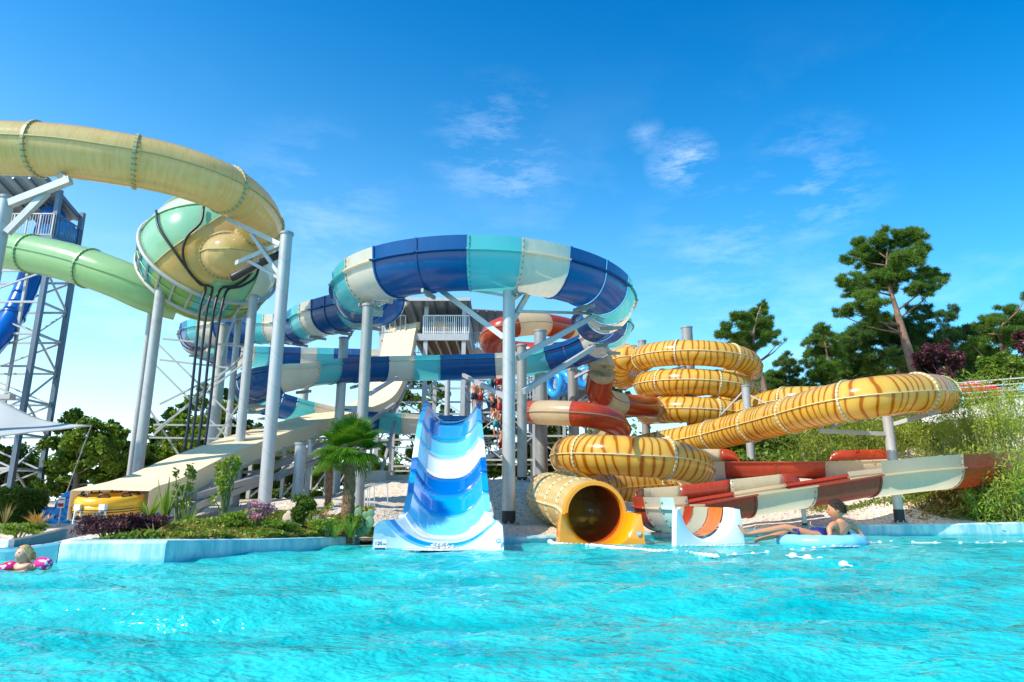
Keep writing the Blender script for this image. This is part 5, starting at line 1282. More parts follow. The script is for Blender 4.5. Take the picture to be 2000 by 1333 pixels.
# cactus
cac = thing('prickly_pear', 'prickly pear cactus beside the white shoulder of the blue chute', 'cactus', P(708, 1045, 10.8))
for px, py, r in ((705, 1035, 11), (715, 1030, 10), (700, 1018, 11), (714, 1012, 10), (722, 1020, 9), (700, 1002, 8), (724, 1003, 7), (692, 1028, 8)):
    g = MB(); k = 10.8 / F * r; g.sphere(P(px, py, 10.8 + random.uniform(-.1, .1)), k, 12, 8, (1, .22, 1.25)); make('pad', g, 'cactus', cac, True)
for px, py, Y, r, lab in ((565, 1020, 10.9, 15, 'upright pointed sandy rock in the bed'), (640, 1020, 11.2, 14, 'flat sandy rock left of the palm trunk')):
    g = MB(); k = Y / F * r; g.sphere(P(px, py, Y), k, 12, 8, (1.0, .8, 1.45) if r > 14 else (1.6, 1, .7), jit=.12); tag(make('rock', g, 'rock', None, True, subsurf=1), lab, 'rock')
# ---------------------------------------------------------------- palms
def palm(label, bx, by, Y, cx, cy, R0, tr, nf):
    base = P(bx, by, Y); c = P(cx, cy, Y); root = thing('fan_palm', label, 'palm tree', base)
    g = MB(); pa, L = spline([base - Vector((0, 0, .3)), base.lerp(c, .5) + Vector((.01, 0, 0)), c], .045)
    g.tube(pa, [tr * (1 - .15 * i / len(pa)) * random.uniform(.86, 1.12) * (1.12 if i > len(pa) * .8 else 1) for i in range(len(pa))], 14); 
    for i in range(420):
        f = random.random(); p = pa[int(f * (len(pa) - 1))]; a = random.uniform(0, 6.28); d = Vector((math.cos(a), math.sin(a), 0)); q = p + d * tr * .9; s = Vector((-d.y, d.x, 0)) * .009
        e = q + d * .045 + Vector((0, 0, random.uniform(-.07, .05))); k = len(g.v); g.v += [q - s, q + s, e]; g.face((k, k + 1, k + 2))
    make('trunk', g, 'palmbark', root, True)
    for i in range(nf):
        a = i * 2.4 + random.uniform(-.2, .2); el = 1.25 - 1.75 * (i / nf) + random.uniform(-.12, .12)
        d = Vector((math.cos(a) * math.cos(el), math.sin(a) * math.cos(el), math.sin(el))); st = R0 * random.uniform(.42, .6); hub = c + d * st + Vector((0, 0, .03))
        gg = MB(); gg.tube([c, c.lerp(hub, .5) + Vector((0, 0, .02)), hub], .008, 5); fr = make('frond', gg, 'stem', root)
        x = d.cross(Vector((0, 0, 1))).normalized(); up = x.cross(d).normalized(); V = []; nb_ = 40; bl = R0 * .62
        for j in range(nb_):
            th = (j / (nb_ - 1) - .5) * 4.0; dd = (d * math.cos(th) + x * math.sin(th)).normalized(); w = (up.cross(dd)).normalized() * R0 * .024; l = bl * (1 - .12 * abs(th)) * random.uniform(.9, 1.08)
            sag = Vector((0, 0, -1)) * l * (.12 + .25 * (el < .2))
            p0 = hub; p1 = hub + dd * l * .5 + up * .01 * ((-1) ** j); p2 = hub + dd * l + sag
            V.append([list(p0), list(p1 - w), list(p2), list(p1 + w)])
        quads_mesh('fan_leaf', np.array(V), 'palmleaf', fr)
    return root
palm('fan palm with a shaggy brown trunk beside the blue chute', 678, 1022, 11.0, 684, 886, .60, .105, 34)
palm('smaller shaded palm half hidden behind the front palm', 641, 975, 15.5, 643, 912, .40, .08, 18)
# hedge box, pavement, rings at the left
g = MB(); c0 = P(-40, 990, 17.2); c1 = P(60, 990, 17.2); gz = T(c1.x, 17.2) - .05; hz = P(50, 959, 17.2).z
V = []
for _ in range(16000):
    x = random.uniform(c0.x - 3, c1.x); y = random.uniform(16.6, 17.8); z = random.uniform(gz, hz); f = random.choice((0, 1, 2))
    if f == 0: y = 16.6 + random.gauss(0, .03)
    elif f == 1: z = hz + random.gauss(0, .03)
    else: x = c1.x + random.gauss(0, .03)
    V.append((x, y, z))
hd_ = thing('clipped_hedge', 'clipped dark green box hedge at the left edge', 'hedge', (c1.x - 1, 17.2, gz)); quads_mesh('foliage', leaf_quads(np.array(V), .07, .7), 'leafd', hd_)
g = MB(); g.box((c1.x - 1.65, 17.2, (gz + hz) / 2 - .03), (3.2, .9, hz - gz - .14)); make('branches', g, 'leafd', hd_)
for i, (px, py, Y, s, r, ax_, lab) in enumerate(((76, 1009, 17.6, .125, .075, (.15, -1, .1), 'leftmost blue ring leaning beside the hedge'), (95, 1009, 17.2, .125, .075, (-.1, -1, .15), 'second blue ring from the left, beside the hedge'), (120, 1010, 16.9, .15, .08, (.5, -1, .1), 'blue ring at the foot of the tilted stack'),
                                                (134, 998, 17, .16, .09, (.6, -1, .3), 'middle blue ring of the tilted stack beside the raft'), (138, 979, 17.2, .16, .09, (.35, -1, .1), 'big blue ring at the top of the tilted stack beside the raft'), (127, 990, 17.5, .15, .08, (.3, -1, .2), 'blue ring behind the top one of the tilted stack'))):
    t = thing('swim_ring', lab, 'swim ring', P(px, py, Y), 'blue swim rings'); g = MB(); g.torus(P(px, py, Y), s, r, ax_, 28, 12); make('tube', g, 'ringblue', t, True)
    z_ = Vector(ax_).normalized(); x_ = z_.cross(Vector((0, 0, 1))).normalized()
    for sg in (-1, 1):
        c = P(px, py, Y) + z_ * r * .9 + x_ * s * sg * .8; g = MB(); g.tube([c - Vector((0, 0, .05)), c + z_ * .04, c + Vector((0, 0, .05))], .012, 6); make('handle', g, 'navy', t, True)
# curved stone steps and the lower basin at the far left
M['stone'] = mat('speckled_coping', (.55, .50, .45), .8, 0, .15, 8, .2, 30)
sb = thing('stepped_basin', 'curving stone coped basin steps in dark teal at the left edge behind the child', 'basin wall')
for pts, w in (([(-40, 1062), (40, 1050), (120, 1032), (170, 1012), (210, 992)], .16), ([(-30, 1078), (40, 1070), (100, 1058), (150, 1040), (200, 1020), (240, 1000)], .18)):
    ys_ = [9.3 + i * .75 for i in range(len(pts))]; pa, L = spline([P(px, py, y) for (px, py), y in zip(pts, ys_)], .15)
    g = MB(); g.grid([[p + Vector((0, 0, -.7)), p + Vector((0, .0, -.03)), p + Vector((0, -.02, -.03)), p + Vector((0, -.02, .0)), p + Vector((0, w * 2, .0)), p + Vector((0, w * 2, -.7))] for p in pa], mi=lambda k, i: 0 if i < 2 else 1)
    make('coped_wall', g, ['tealwall', 'stone'], sb, True, angle=30)
for px, py, Y, lab in ((12, 1068, 8.6, 'white plastic skimmer box at the left edge beside the child'),):
    g = MB(); c = P(px, py, Y); g.box(c, (.12, .1, .17)); g.box(c + Vector((0, -.055, -.02)), (.08, .02, .05)); tag(make('skimmer_box', g, 'white', None, bevel=.01), lab, 'box')
g = MB(); g.bar(P(10, 991, 18), P(240, 995, 17), .05)
for px in (20, 75, 130, 185, 235): q = P(px, 992, 17.6); g.bar(q, q - Vector((0, 0, .8)), .04)
tag(make('handrail', g, 'galv'), 'low steel handrail behind the hedge and blue rings', 'railing')
sg_ = thing('notice_board', 'small red and white notice behind the blue rings', 'notice', P(120, 982, 15))
g = MB(); c = P(120, 982, 15); g.box(c, (.14, .02, .22)); make('board', g, 'white', sg_)
g = MB(); g.box(c + Vector((0, -.012, -.05)), (.12, .008, .07)); g.box(c + Vector((0, -.012, .06)), (.12, .008, .02)); make('red_print', g, 'redcloth', sg_)
g = MB(); g.bar(c - Vector((0, -.02, .1)), c - Vector((0, -.02, 1)), .03); make('post', g, 'galv', sg_)
g = MB(); g.bar(P(600, 1000, 13.4), P(600, 1002, 13.4) + Vector((0, 0, -.1)), .01)
rl = thing('handrail', 'thin steel handrail on the gravel between the dark post and the blue chute', 'railing', P(740, 960, 16))
g = MB()
for px, pt, pb in ((712, 958, 1000), (718, 955, 1003), (722, 952, 1005), (731, 948, 1000), (757, 945, 985)): g.bar(P(px, pt, 15), P(px, pb, 15), .02)
g.bar(P(712, 958, 15), P(731, 948, 15), .025); g.bar(P(731, 948, 15), P(757, 945, 15), .02); make('rails', g, 'galv', rl)
for px, py, Y, w, h, lab in ((738, 935, 21, .6, .45, 'beige concrete block under the platform, left of the steps'), (785, 938, 22, 1.0, .3, 'low beige concrete kerb under the platform scaffolding')):
    c = P(px, py, Y); g = MB(); g.box((c.x, c.y, c.z), (w, .6, h)); tag(make('concrete_block', g, 'concrete', None, bevel=.02), lab, 'concrete block')
# ---------------------------------------------------------------- right hillside: wall, railing, parasols
hw_ = MB(); rows = []
for px, pt, pb, Y in ((1800, 818, 850, 25.5), (1840, 808, 845, 25), (1880, 798, 850, 24.5), (1940, 785, 850, 24), (2000, 777, 850, 23.6), (2100, 770, 850, 23)):
    a = P(px, pt, Y); b_ = P(px, pb, Y); rows.append([b_, a, a + Vector((0, .35, .0)), b_ + Vector((0, .35, 0))])
hw_.grid(rows); tag(make('retaining_wall', hw_, 'wallwhite'), 'sloping whitewashed wall on the hillside above the bamboo', 'wall')
hr = thing('handrail', 'steel handrail on top of the whitewashed wall at the right edge', 'railing', P(1940, 780, 24))
g = MB()
for d in (0, 12, 24, 35): g.bar(P(1868, 775 - d * .9 + 5, 24.8), P(2040, 772 - d - 2, 23.4), .04)
for px, pt, pb in ((1960, 742, 790), (1875, 755, 800), (2035, 735, 780)): g.bar(P(px, pt, 24.1), P(px, pb, 24.1), .06)
make('rails', g, 'galv', hr)
def parasol(label, px, py, Y, w, txt):
    c = P(px, py, Y); t = thing('parasol', label, 'parasol', (c.x, c.y, c.z - 1.6), 'red parasols'); g = MB(); n = 4
    top = c + Vector((0, 0, .34)); a0 = .35
    rim = [c + Vector((math.cos(a0 + PI / 2 * i) * w, math.sin(a0 + PI / 2 * i) * w, 0)) for i in range(4)]
    for i in range(4):
        a, b_ = rim[i], rim[(i + 1) % 4]; g2 = [a, b_, b_.lerp(top, .5) - Vector((0, 0, .02)), a.lerp(top, .5) - Vector((0, 0, .02))]
        k = len(g.v); g.v += g2 + [top, a - Vector((0, 0, .2)), b_ - Vector((0, 0, .2))]; g.face((k, k + 1, k + 2, k + 3)); g.face((k + 3, k + 2, k + 4)); g.face((k + 5, k + 6, k + 1, k))
    cn = make('canopy', g, 'redcloth', t, solid=.01); g = MB(); g.cyl(c - Vector((0, 0, 1.6)), top + Vector((0, 0, .08)), .03, .03, 8); make('pole', g, 'steel_dark', t)
    if txt:
        # on the panel facing the pool
        best = min(range(4), key=lambda i: (rim[i] + rim[(i + 1) % 4]).y)
        a, b_ = rim[best], rim[(best + 1) % 4]
        if a.x > b_.x: a, b_ = b_, a
        ex = (b_ - a).normalized(); m_ = (a + b_) / 2; ey = (top - m_).normalized(); ez = ex.cross(ey)
        rot = Matrix((ex, ey, ez)).transposed().to_quaternion(); text_obj('lettering', txt, .30, m_ + ey * w * .28 + ez * .03, rot, 'white', cn, .003)
parasol('red parasol with white script nearest the tiger tube bend', 1896, 760, 26.4, 1.0, 'Coca-Cola')
parasol('red parasol behind the railing, right of the other and a little lower', 1938, 770, 27.5, 1.0, 'Coca-Cola')
# ---------------------------------------------------------------- lane ropes
def rope(label, pts, nfl, r, big=()):
    q = [PW(px, py, .012) for px, py in pts]; t = thing('lane_rope', label, 'float line', q[0]); pa, L = spline(q, .03); g = MB(); g.tube(pa, .008, 6); make('rope', g, M['white'], t, True)
    for i in range(nfl):
        p = pa[int((i + .5) / nfl * (len(pa) - 1))]; tt = (pa[min(len(pa) - 1, int((i + .5) / nfl * len(pa)) + 1)] - p).normalized(); rr_ = r * random.uniform(.9, 1.15); g = MB(); g.sphere(p + Vector((0, 0, .004)), rr_, 10, 7, (1.25, .9, .85)); make('float', g, 'white', t, True)
rope('long line of small white floats curving out from the amber mouth', [(1071, 1053), (1080, 1062), (1110, 1065), (1160, 1067), (1210, 1072), (1270, 1077), (1330, 1081), (1405, 1088)], 58, .036)
rope('short piece of float line with two big white floats', [(1535, 1085), (1560, 1088), (1590, 1092), (1625, 1099), (1665, 1106)], 5, .042)
rope('line of separate white floats by the right pool kerb', [(1420, 1085), (1470, 1082), (1520, 1078), (1720, 1060), (1800, 1060), (1880, 1062), (1960, 1060), (2010, 1059)], 22, .025)
# ---------------------------------------------------------------- people
def skin_body(name, verts, edges, m, parent, sub=2, extra=None):
    me = bpy.data.meshes.new(name); me.from_pydata([tuple(v[0]) for v in verts], edges, []); o = bpy.data.objects.new(name, me); C.objects.link(o)
    md = o.modifiers.new('s', 'SKIN'); 
    for i, v in enumerate(verts): me.skin_vertices[0].data[i].radius = v[1] if isinstance(v[1], tuple) else (v[1], v[1])
    me.skin_vertices[0].data[0].use_root = True; md.use_smooth_shade = True
    s = o.modifiers.new('u', 'SUBSURF'); s.levels = s.render_levels = sub
    dg = bpy.context.evaluated_depsgraph_get(); me2 = bpy.data.meshes.new_from_object(o.evaluated_get(dg)); bpy.data.objects.remove(o)
    g = MB(); g.v = [v.co.copy() for v in me2.vertices]; g.f = [tuple(p.vertices) for p in me2.polygons]; g.uv = [None] * len(g.f); g.mi = [0] * len(g.f)
    if extra: extra(g)
    return make(name, g, m, parent, True)
def headmesh(g, c, r, fwd, up, chin=.0):
    """an egg shaped head with brow, nose, lips, chin and ears, added to g"""
    fwd = fwd.normalized(); up = (up - fwd * up.dot(fwd)).normalized(); sd = fwd.cross(up); nu, nv = 28, 20; b = len(g.v)
    def bump(a, e, a0, e0, wa, we): return math.exp(-((a - a0) / wa) ** 2 - ((e - e0) / we) ** 2)
    for i in range(nv + 1):
        e = PI / 2 - PI * i / nv
        for j in range(nu):
            a = 2 * PI * j / nu; a = a if a <= PI else a - 2 * PI
            k = 1.0
            k += .10 * bump(a, e, 0, -.18, .22, .22) + .10 * bump(a, e, 0, -.05, .12, .2)   # nose
            k -= .05 * bump(a, e, .38, .05, .2, .14) + .05 * bump(a, e, -.38, .05, .2, .14)  # eye sockets
            k += .04 * bump(a, e, 0, -.52, .25, .09); k += .07 * bump(a, e, 0, -.85, .4, .2)
            f = math.cos(e) * math.cos(a); s_ = math.cos(e) * math.sin(a); z = math.sin(e)
            w = .80 if z > -.2 else .80 - .18 * (-.2 - z)
            back = 1.04 if f < 0 else .95
            if z < -.3 and f < 0: back *= 1 - .5 * (-.3 - z)
            g.v.append(c + (fwd * f * back + sd * s_ * w + up * z * (1.12)) * r * k)
    for i in range(nv):
        for j in range(nu):
            j2 = (j + 1) % nu; g.face((b + i * nu + j, b + (i + 1) * nu + j, b + (i + 1) * nu + j2, b + i * nu + j2))
    for sg in (-1, 1):
        cc_ = c + sd * sg * r * .80 - fwd * r * .05 - up * r * .08
        g2 = MB(); g2.sphere((0, 0, 0), r * .26, 10, 8); b2 = len(g.v)
        for v in g2.v: g.v.append(cc_ + fwd * v.x * .7 + sd * v.y * .35 + up * v.z * 1.1)
        for f in g2.f: g.face(tuple(q + b2 for q in f))
    return sd, up
def hairmesh(c, r, fwd, up, m, parent, front=.55, low=-.25, thick=1.10, rough=.03, wild=1):
    fwd = fwd.normalized(); up = (up - fwd * up.dot(fwd)).normalized(); sd = fwd.cross(up); g = MB(); nu, nv = 36, 18; rows = []
    for i in range(nv + 1):
        row = []
        for j in range(nu + 1):
            a = 2 * PI * j / nu; a = a if a <= PI else a - 2 * PI
            t = (1 + math.cos(a)) / 2; emin = low + (front - low) * t ** 1.6
            e = PI / 2 - (PI / 2 - emin) * i / nv
            back = 1.04 if math.cos(a) < 0 else .95
            k = thick * (1 + rough * math.sin(a * 13 + i * 2.7) + rough * .6 * random.uniform(-1, 1)) if i < nv else 1.0
            row.append(c + (fwd * math.cos(e) * math.cos(a) * back + sd * math.cos(e) * math.sin(a) * .82 + up * math.sin(e) * 1.12) * r * k)
        row[-1] = row[0]; rows.append(row)
    g.grid(rows); ho = make('hair', g, m, parent, True)
    pts = []
    for _ in range(520):
        a = random.uniform(-PI, PI); t = (1 + math.cos(a)) / 2; emin = low + (front - low) * t ** 1.6; e = random.uniform(emin, PI / 2)
        d = (fwd * math.cos(e) * math.cos(a) + sd * math.cos(e) * math.sin(a) * .85 + up * math.sin(e) * 1.1); p = c + d * r * thick * .99; q = p + (d * .10 + up * -.12 - fwd * .10 + sd * random.uniform(-.1, .1)) * r * random.uniform(.8, 1.8) * wild + d * r * .05
        s = d.cross(q - p).normalized() * r * .03; pts.append([list(p - s), list(p + s), list(q + s * .4), list(q - s * .4)])
    quads_mesh('hair_strands', np.array(pts), m, ho)
    return ho
def eyes(c, r, fwd, up, parent):
    fwd = fwd.normalized(); up = (up - fwd * up.dot(fwd)).normalized(); sd = fwd.cross(up)
    for sg in (-1, 1):
        d = (fwd * math.cos(.38) + sd * sg * math.sin(.38) * .85 + up * .05).normalized(); g = MB(); g.sphere(c + d * r * .915, r * .085, 8, 6, (1, 1, .8)); make('eye', g, 'black', parent, True)
    d = (fwd * .93 - up * .53); g = MB(); g.tube([c + (fwd * .90 - up * .50 - sd * .22) * r, c + (fwd * .99 - up * .56) * r, c + (fwd * .90 - up * .50 + sd * .22) * r], r * .045, 6); make('mouth', g, mat('lips', (.45, .12, .10), .5), parent, True)
# boy in the ring
YB = 11.5; k = YB / F
def B(px, py, dy=0): return P(px, py, YB + dy)
boy = thing('person', 'boy with short dark hair lounging in a pale blue float ring, legs stretched out', 'person', B(1610, 1050))
vs = [(B(1620, 1053), (.11, .12)), (B(1632, 1043), (.10, .13)), (B(1641, 1030), (.11, .14)), (B(1642, 1021), (.075, .09)), (B(1639, 1013), .052), (B(1636, 1004), .05),
      (B(1626, 1026, -.13), .058), (B(1619, 1034, -.18), .046), (B(1622, 1046, -.22), .040), (B(1612, 1055, -.26), .033), (B(1604, 1059, -.27), .028),
      (B(1660, 1026, .10), .058), (B(1673, 1034, .12), .045), (B(1682, 1045, .1), .038), (B(1690, 1054, .05), .028), (B(1694, 1058, .02), .022),
      (B(1588, 1047, -.10), .085), (B(1560, 1038, -.12), .072), (B(1536, 1030, -.12), .058), (B(1528, 1031, -.12), .052), (B(1505, 1036, -.12), .054), (B(1480, 1040, -.12), .040), (B(1464, 1043, -.12), .034), (B(1457, 1043, -.12), (.040, .034)), (B(1450, 1035, -.12), (.034, .03)), (B(1443, 1027, -.12), (.022, .028)),
      (B(1588, 1048, .10), .085), (B(1562, 1040, .12), .07), (B(1545, 1037, .10), .056), (B(1520, 1045, .04), .05), (B(1500, 1050, .0), .038), (B(1488, 1052, 0), .034), (B(1481, 1054, 0), (.036, .03)), (B(1474, 1059, -.02), (.03, .026))]
ed = [(0, 1), (1, 2), (2, 3), (3, 4), (4, 5), (2, 6), (6, 7), (7, 8), (8, 9), (9, 10), (2, 11), (11, 12), (12, 13), (13, 14), (14, 15), (0, 16), (16, 17), (17, 18), (18, 19), (19, 20), (20, 21), (21, 22), (22, 23), (23, 24), (24, 25), (0, 26), (26, 27), (27, 28), (28, 29), (29, 30), (30, 31), (31, 32), (32, 33)]
hc = B(1633, 996); hf = Vector((-.95, .25, -.05)); hu = Vector((.05, 0, 1))
def addhead(g):
    headmesh(g, hc, .135, hf, hu)
    for j in range(5):   # toes of the near foot
        g.sphere(B(1442 + j * .4, 1025.5 + j * 1.2, -.145 + j * .012), .012 - j * .001, 8, 6)
    for px, py, dy, sx in ((1604, 1058, -.28, -1), (1693, 1057, .02, 1)):
        for j in range(4):
            p0 = B(px, py, dy + (j - 1.5) * .016); g.tube([p0, p0 + Vector((sx * .03, -.01, -.012)), p0 + Vector((sx * (.05 + .006 * (j in (1, 2))), -.012, -.035))], [.010, .009, .006], 6)
        p0 = B(px, py, dy - .03); g.tube([p0, p0 + Vector((sx * .012, -.03, -.01)), p0 + Vector((sx * .03, -.04, -.02))], [.011, .010, .007], 6)
skin_body('body', vs, ed, 'skin', boy, 2, addhead)
hairmesh(hc, .137, hf, hu, 'hair', boy, .66, -.45, 1.07, .05); eyes(hc, .135, hf, hu, boy)
g = MB(); g.tube([B(1612, 1050), B(1598, 1049), B(1585, 1046)], [.15, .155, .13], 14); make('swim_trunks', g, 'navy', boy, True)
fl = thing('swim_ring', 'pale blue ribbed float ring with dark blue handles carrying the boy', 'swim ring', PW(1602, 1060, 0))
c = Vector((B(1602, 1052).x, YB, .055)); g = MB(); nR = 64
b_ = 0
for i in range(nR):
    a = 2 * PI * i / nR; d = Vector((math.cos(a), math.sin(a), 0)); 
    for j in range(14): t_ = 2 * PI * j / 14; rr_ = .135 * (1 + .035 * math.cos(i * PI / 2) * (math.cos(t_) > -.3)); g.v.append(c + d * (.56 + rr_ * math.cos(t_)) + Vector((0, 0, rr_ * .85 * math.sin(t_))))
for i in range(nR):
    for j in range(14): i2 = (i + 1) % nR; j2 = (j + 1) % 14; g.face((i * 14 + j, i2 * 14 + j, i2 * 14 + j2, i * 14 + j2))
make('tube', g, 'floatblue', fl, True)
for a in (3.5, 2.6, .4):
    d = Vector((math.cos(a), math.sin(a), 0)); tt = Vector((-d.y, d.x, 0)); cc_ = c + d * .52 + Vector((0, 0, .11)); g = MB(); g.tube([cc_ - tt * .11, cc_ - tt * .09 + Vector((0, 0, .075)), cc_ + tt * .09 + Vector((0, 0, .075)), cc_ + tt * .11], .02, 8); make('handle', g, 'navy', fl, True)
foam((B(1612, 1055).x, YB - .55, 0), .16, .06, .14, 60, 'splashing droplets where the boy paddles')
# child with armbands
YG_ = 6.9
def Gp(px, py, dy=0): return P(px, py, YG_ + dy)
girl = thing('person', 'smiling blond child up to the shoulders in the water with pink armbands', 'person', Gp(48, 1105))
vs = [(Gp(48, 1130), (.10, .08)), (Gp(48, 1112), (.09, .07)), (Gp(48, 1105), (.06, .05)), (Gp(49, 1099), .033), (Gp(48, 1092), .033), (Gp(30, 1108, .02), .035), (Gp(18, 1112, .0), .028), (Gp(2, 1112, -.05), .024), (Gp(67, 1106, .02), .035), (Gp(80, 1104, .02), .028), (Gp(98, 1110, -.02), .022)]
gc = Gp(46, 1084); gf = Vector((-.38, -.85, .28)); gu = Vector((-.05, .2, 1))
def gh(g): headmesh(g, gc, .074, gf, gu)
skin_body('body', vs, [(0, 1), (1, 2), (2, 3), (3, 4), (2, 5), (5, 6), (6, 7), (2, 8), (8, 9), (9, 10)], 'skin2', girl, 2, gh)
hairmesh(gc, .076, gf, gu, 'hair2', girl, .74, -.75, 1.08, .05, 2.4); eyes(gc, .074, gf, gu, girl)
g = MB()
for i in range(14): a = random.uniform(-.5, .5); g.tube([Gp(58, 1082, .05) + Vector((random.uniform(-.01, .02), 0, random.uniform(-.03, .03))), Gp(65, 1084, .05) + Vector((0, 0, random.uniform(-.04, .03))), Gp(70, 1085 + random.uniform(-8, 10), .05)], [.012, .008, .002], 5)
make('loose_hair', g, 'hair2', girl, True)
def armband_mat():
    m, nt, b = new_mat('pink_armband'); v = N(nt, 'ShaderNodeTexVoronoi'); v.inputs['Scale'].default_value = 26; gg = N(nt, 'ShaderNodeNewGeometry'); nt.links.new(gg.outputs['Position'], v.inputs['Vector'])
    f = maprange(nt, v.outputs['Distance'], .35, .42, 1, 0); sc_ = N(nt, 'ShaderNodeSeparateColor'); nt.links.new(v.outputs['Color'], sc_.inputs[0]); f2 = math_n(nt, 'MULTIPLY', f, math_n(nt, 'GREATER_THAN', sc_.outputs[0], .55))
    c = mixc(nt, maprange(nt, noise(nt, 9, 2), .48, .52), (.85, .02, .25), (.70, .02, .02)); c = mixc(nt, f2, c, (.85, .7, .75)); nt.links.new(c, b.inputs['Base Color']); b.inputs['Roughness'].default_value = .3; return m
M['arm'] = armband_mat()
for a, b_, lab in ((Gp(4, 1113, -.02), Gp(24, 1107, .02), 'pink armband on the arm at the left edge'), (Gp(72, 1098, .02), Gp(98, 1104, 0), 'red and pink armband on the right of the child')):
    d = (b_ - a).normalized(); m_ = (a + b_) / 2; g = MB(); g.tube([m_ + d * x for x in (-.078, -.07, -.045, 0, .045, .07, .078)], [.02, .042, .055, .060, .055, .042, .02], 16); tag(make('armband', g, 'arm', girl, True), None, None)
# queue on the stairs
M['shorts1'] = mat('dark_shorts', (.03, .03, .05), .7); M['shorts2'] = mat('red_shorts', (.5, .04, .04), .7); M['shorts3'] = mat('teal_shorts', (.03, .3, .35), .7)
def stander(label, loc, h, rot, pose, sh):
    t = thing('person', label, 'person', loc, 'people queuing on the stair tower'); s = h / 1.7; L = Vector(loc); cr, sr = math.cos(rot), math.sin(rot)
    def q(x, y, z): return L + Vector((x * cr - y * sr, x * sr + y * cr, z)) * s
    a = pose
    vs = [(q(0, 0, .93), (.13 * s, .10 * s)), (q(0, 0, 1.15), (.125 * s, .085 * s)), (q(0, 0, 1.38), (.15 * s, .10 * s)), (q(0, 0, 1.48), .055 * s), (q(0, .01, 1.55), .06 * s), (q(0, .02, 1.64), .10 * s),
          (q(-.20, 0, 1.40), .05 * s), (q(-.25, .05 * a, 1.14), .04 * s), (q(-.22, .22 * a, .92), .03 * s), (q(-.21, .25 * a, .84), .028 * s), (q(.20, 0, 1.40), .05 * s), (q(.26, .02, 1.14), .04 * s), (q(.24, .16 * (1 - a), .92), .03 * s), (q(.23, .2 * (1 - a), .84), .028 * s),
          (q(-.10, 0, .86), .085 * s), (q(-.12, .06 * a, .48), .055 * s), (q(-.12, 0, .09), .035 * s), (q(-.12, .13, .03), .03 * s), (q(.10, 0, .86), .085 * s), (q(.12, -.02, .48), .055 * s), (q(.12, -.04, .09), .035 * s), (q(.12, .09, .03), .03 * s)]
    ed = [(0, 1), (1, 2), (2, 3), (3, 4), (4, 5), (2, 6), (6, 7), (7, 8), (8, 9), (2, 10), (10, 11), (11, 12), (12, 13), (0, 14), (14, 15), (15, 16), (16, 17), (0, 18), (18, 19), (19, 20), (20, 21)]
    skin_body('body', vs, ed, 'skin', t, 1)
    hairmesh(q(0, .02, 1.66), .105 * s, Vector((-sr, cr, 0)), Vector((0, 0, 1)), 'hair', t, .5, -.2, 1.08)
    g = MB(); g.tube([q(0, 0, 1.0), q(0, 0, .82)], [.16 * s, .18 * s], 12); g.tube([q(-.10, 0, .86), q(-.12, .03 * a, .6)], [.1 * s, .095 * s], 10); g.tube([q(.10, 0, .86), q(.12, 0, .6)], [.1 * s, .095 * s], 10); make('swim_shorts', g, sh, t, True)
QL = [(926, 800, 30.3, 'bare chested person leaning at the left end of the stair landing'), (938, 802, 30.4, 'second person at the left end of the stair landing'), (956, 775, 30.2, 'person standing left of the group on the upper landing'), (966, 780, 30.3, 'person in the middle of the upper landing group'), (975, 772, 30.2, 'person near the central post on the upper landing'), (985, 778, 30.3, 'person pressed against the central post on the upper landing'),
      (962, 816, 30.3, 'person on the middle flight, left one'), (976, 822, 30.2, 'person on the middle flight, right beside the post'), (969, 856, 30.2, 'person on the lower flight, left one'), (982, 862, 30.3, 'person on the lower flight, behind the central post'), (979, 895, 31.5, 'person near the bottom of the stairs'),
      (1075, 785, 31, 'person on the landing left of the upright blue rings'), (1108, 782, 31, 'person on the landing right of the upright blue rings'), (1150, 780, 31, 'person on the landing behind the red and white tube')]
for i, (px, py, Y, lab) in enumerate(QL): stander(lab, P(px, py, Y), random.uniform(1.25, 1.45), random.uniform(0, 6.28), (i % 3) / 2, ['shorts1', 'shorts2', 'shorts3'][i % 3])
# ---------------------------------------------------------------- world and sun
SUN = Vector((-.62, -.42, .72)).normalized()
w = bpy.data.worlds.new('World'); scene.world = w; w.use_nodes = True; nt = w.node_tree; bg = nt.nodes['Background']
sky = N(nt, 'ShaderNodeTexSky'); sky.sky_type = 'NISHITA'; sky.sun_disc = False; sky.sun_elevation = math.asin(SUN.z); sky.sun_rotation = math.atan2(SUN.x, SUN.y); sky.ozone_density = 2.5; sky.air_density = 1.0; sky.dust_density = .6
hs = N(nt, 'ShaderNodeHueSaturation'); hs.inputs['Saturation'].default_value = 1.75; hs.inputs['Hue'].default_value = .490; nt.links.new(sky.outputs[0], hs.inputs['Color'])
tc = N(nt, 'ShaderNodeTexCoord'); sp = N(nt, 'ShaderNodeSeparateXYZ'); nt.links.new(tc.outputs['Generated'], sp.inputs[0])
zz = math_n(nt, 'ADD', math_n(nt, 'MAXIMUM', sp.outputs[2], 0), .12)
cv = N(nt, 'ShaderNodeCombineXYZ'); nt.links.new(math_n(nt, 'DIVIDE', sp.outputs[0], zz), cv.inputs[0]); nt.links.new(math_n(nt, 'DIVIDE', sp.outputs[1], zz), cv.inputs[1])
n1 = noise(nt, 1.1, 9, .62, cv.outputs[0]); n2 = noise(nt, .45, 3, .5, cv.outputs[0])
cm1 = maprange(nt, n1, .50, .74); cm2 = maprange(nt, n2, .42, .62)
low = maprange(nt, sp.outputs[2], .62, .05, .05, 1)
hz = math_n(nt, 'POWER', math_n(nt, 'SUBTRACT', 1, math_n(nt, 'MAXIMUM', sp.outputs[2], 0)), 3.3)
lft = maprange(nt, sp.outputs[0], -.8, .7, 1.0, .62)
hz = math_n(nt, 'MULTIPLY', math_n(nt, 'MULTIPLY', hz, lft), .85)
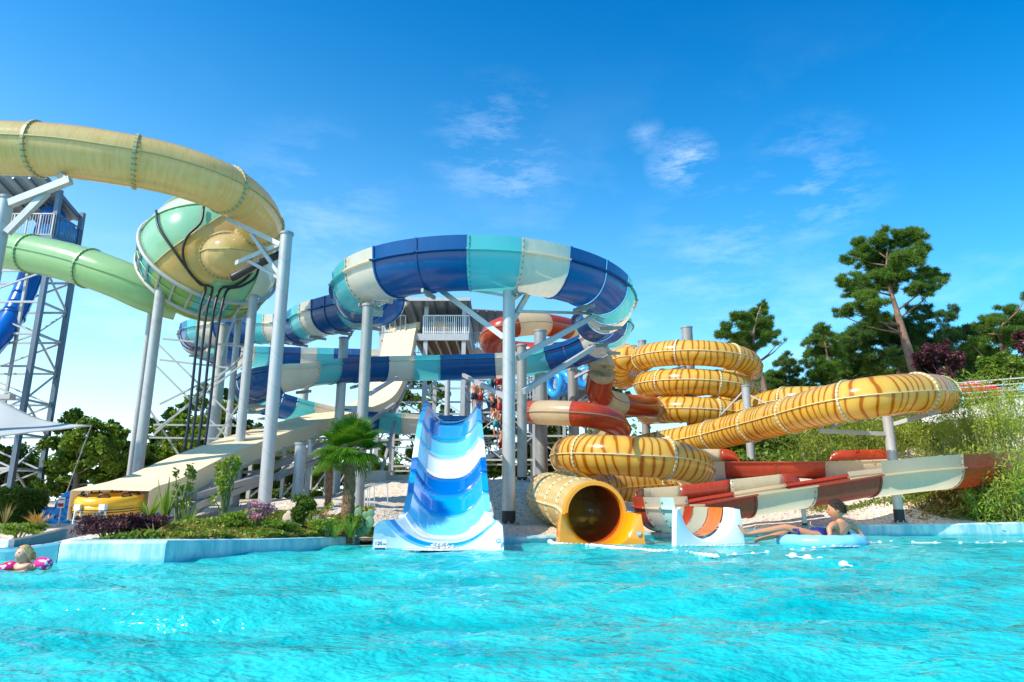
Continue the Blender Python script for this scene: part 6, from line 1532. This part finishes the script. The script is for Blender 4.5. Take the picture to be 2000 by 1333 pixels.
cl = math_n(nt, 'MULTIPLY', math_n(nt, 'MULTIPLY', cm1, cm2), low)
mpc = N(nt, 'ShaderNodeMapping'); mpc.inputs['Rotation'].default_value = (0, R(-24), 0); mpc.inputs['Scale'].default_value = (.55, .7, 1.9); nt.links.new(tc.outputs['Generated'], mpc.inputs[0])
n3 = noise(nt, 11, 10, .72, mpc.outputs[0])
for px, py, rad, am in ((1325, 320, .05, 1), (1350, 306, .04, 1), (1590, 370, .11, .5), (1570, 400, .08, .4), (975, 300, .12, .55), (1010, 350, .10, .55), (1260, 262, .03, .5), (1640, 415, .03, .5), (620, 430, .16, .35), (1420, 520, .16, .4)):
    d = ray(px, py).normalized(); dist = N(nt, 'ShaderNodeVectorMath', operation='DISTANCE'); nt.links.new(tc.outputs['Generated'], dist.inputs[0]); dist.inputs[1].default_value = d
    k_ = math_n(nt, 'MULTIPLY', maprange(nt, dist.outputs['Value'], rad, 0, 0, am), maprange(nt, n3, .47, .72)); cl = math_n(nt, 'MAXIMUM', cl, k_)
cl = math_n(nt, 'MULTIPLY', cl, .40)
c0_ = mixc(nt, hz, hs.outputs[0], (5.3, 6.5, 7.4)); zt = maprange(nt, math_n(nt, 'ADD', sp.outputs[2], math_n(nt, 'MULTIPLY', sp.outputs[0], .32)), .12, .74)
gr = mixc(nt, zt, (1.0, 1.0, 1.0), (.0, .66, .86)); ml = N(nt, 'ShaderNodeMix', data_type='RGBA', blend_type='MULTIPLY'); ml.inputs[0].default_value = 1; nt.links.new(c0_, ml.inputs[6]); nt.links.new(gr, ml.inputs[7])
c = mixc(nt, cl, ml.outputs[2], (7.2, 7.7, 8.2)); nt.links.new(c, bg.inputs['Color']); bg.inputs['Strength'].default_value = .15
sl_ = bpy.data.lights.new('sun', 'SUN'); sl_.energy = 3.3; sl_.angle = R(.53); sl_.color = (1, .94, .84); so = bpy.data.objects.new('sun', sl_); C.objects.link(so); so.rotation_euler = SUN.to_track_quat('Z', 'Y').to_euler()
scene.view_settings.view_transform = 'Standard'; scene.view_settings.look = 'None'; scene.view_settings.gamma = 1; scene.view_settings.exposure = .88
scene.cycles.max_bounces = 6; scene.cycles.diffuse_bounces = 3; scene.cycles.glossy_bounces = 3; scene.cycles.transmission_bounces = 3; scene.cycles.caustics_reflective = False; scene.cycles.caustics_refractive = False
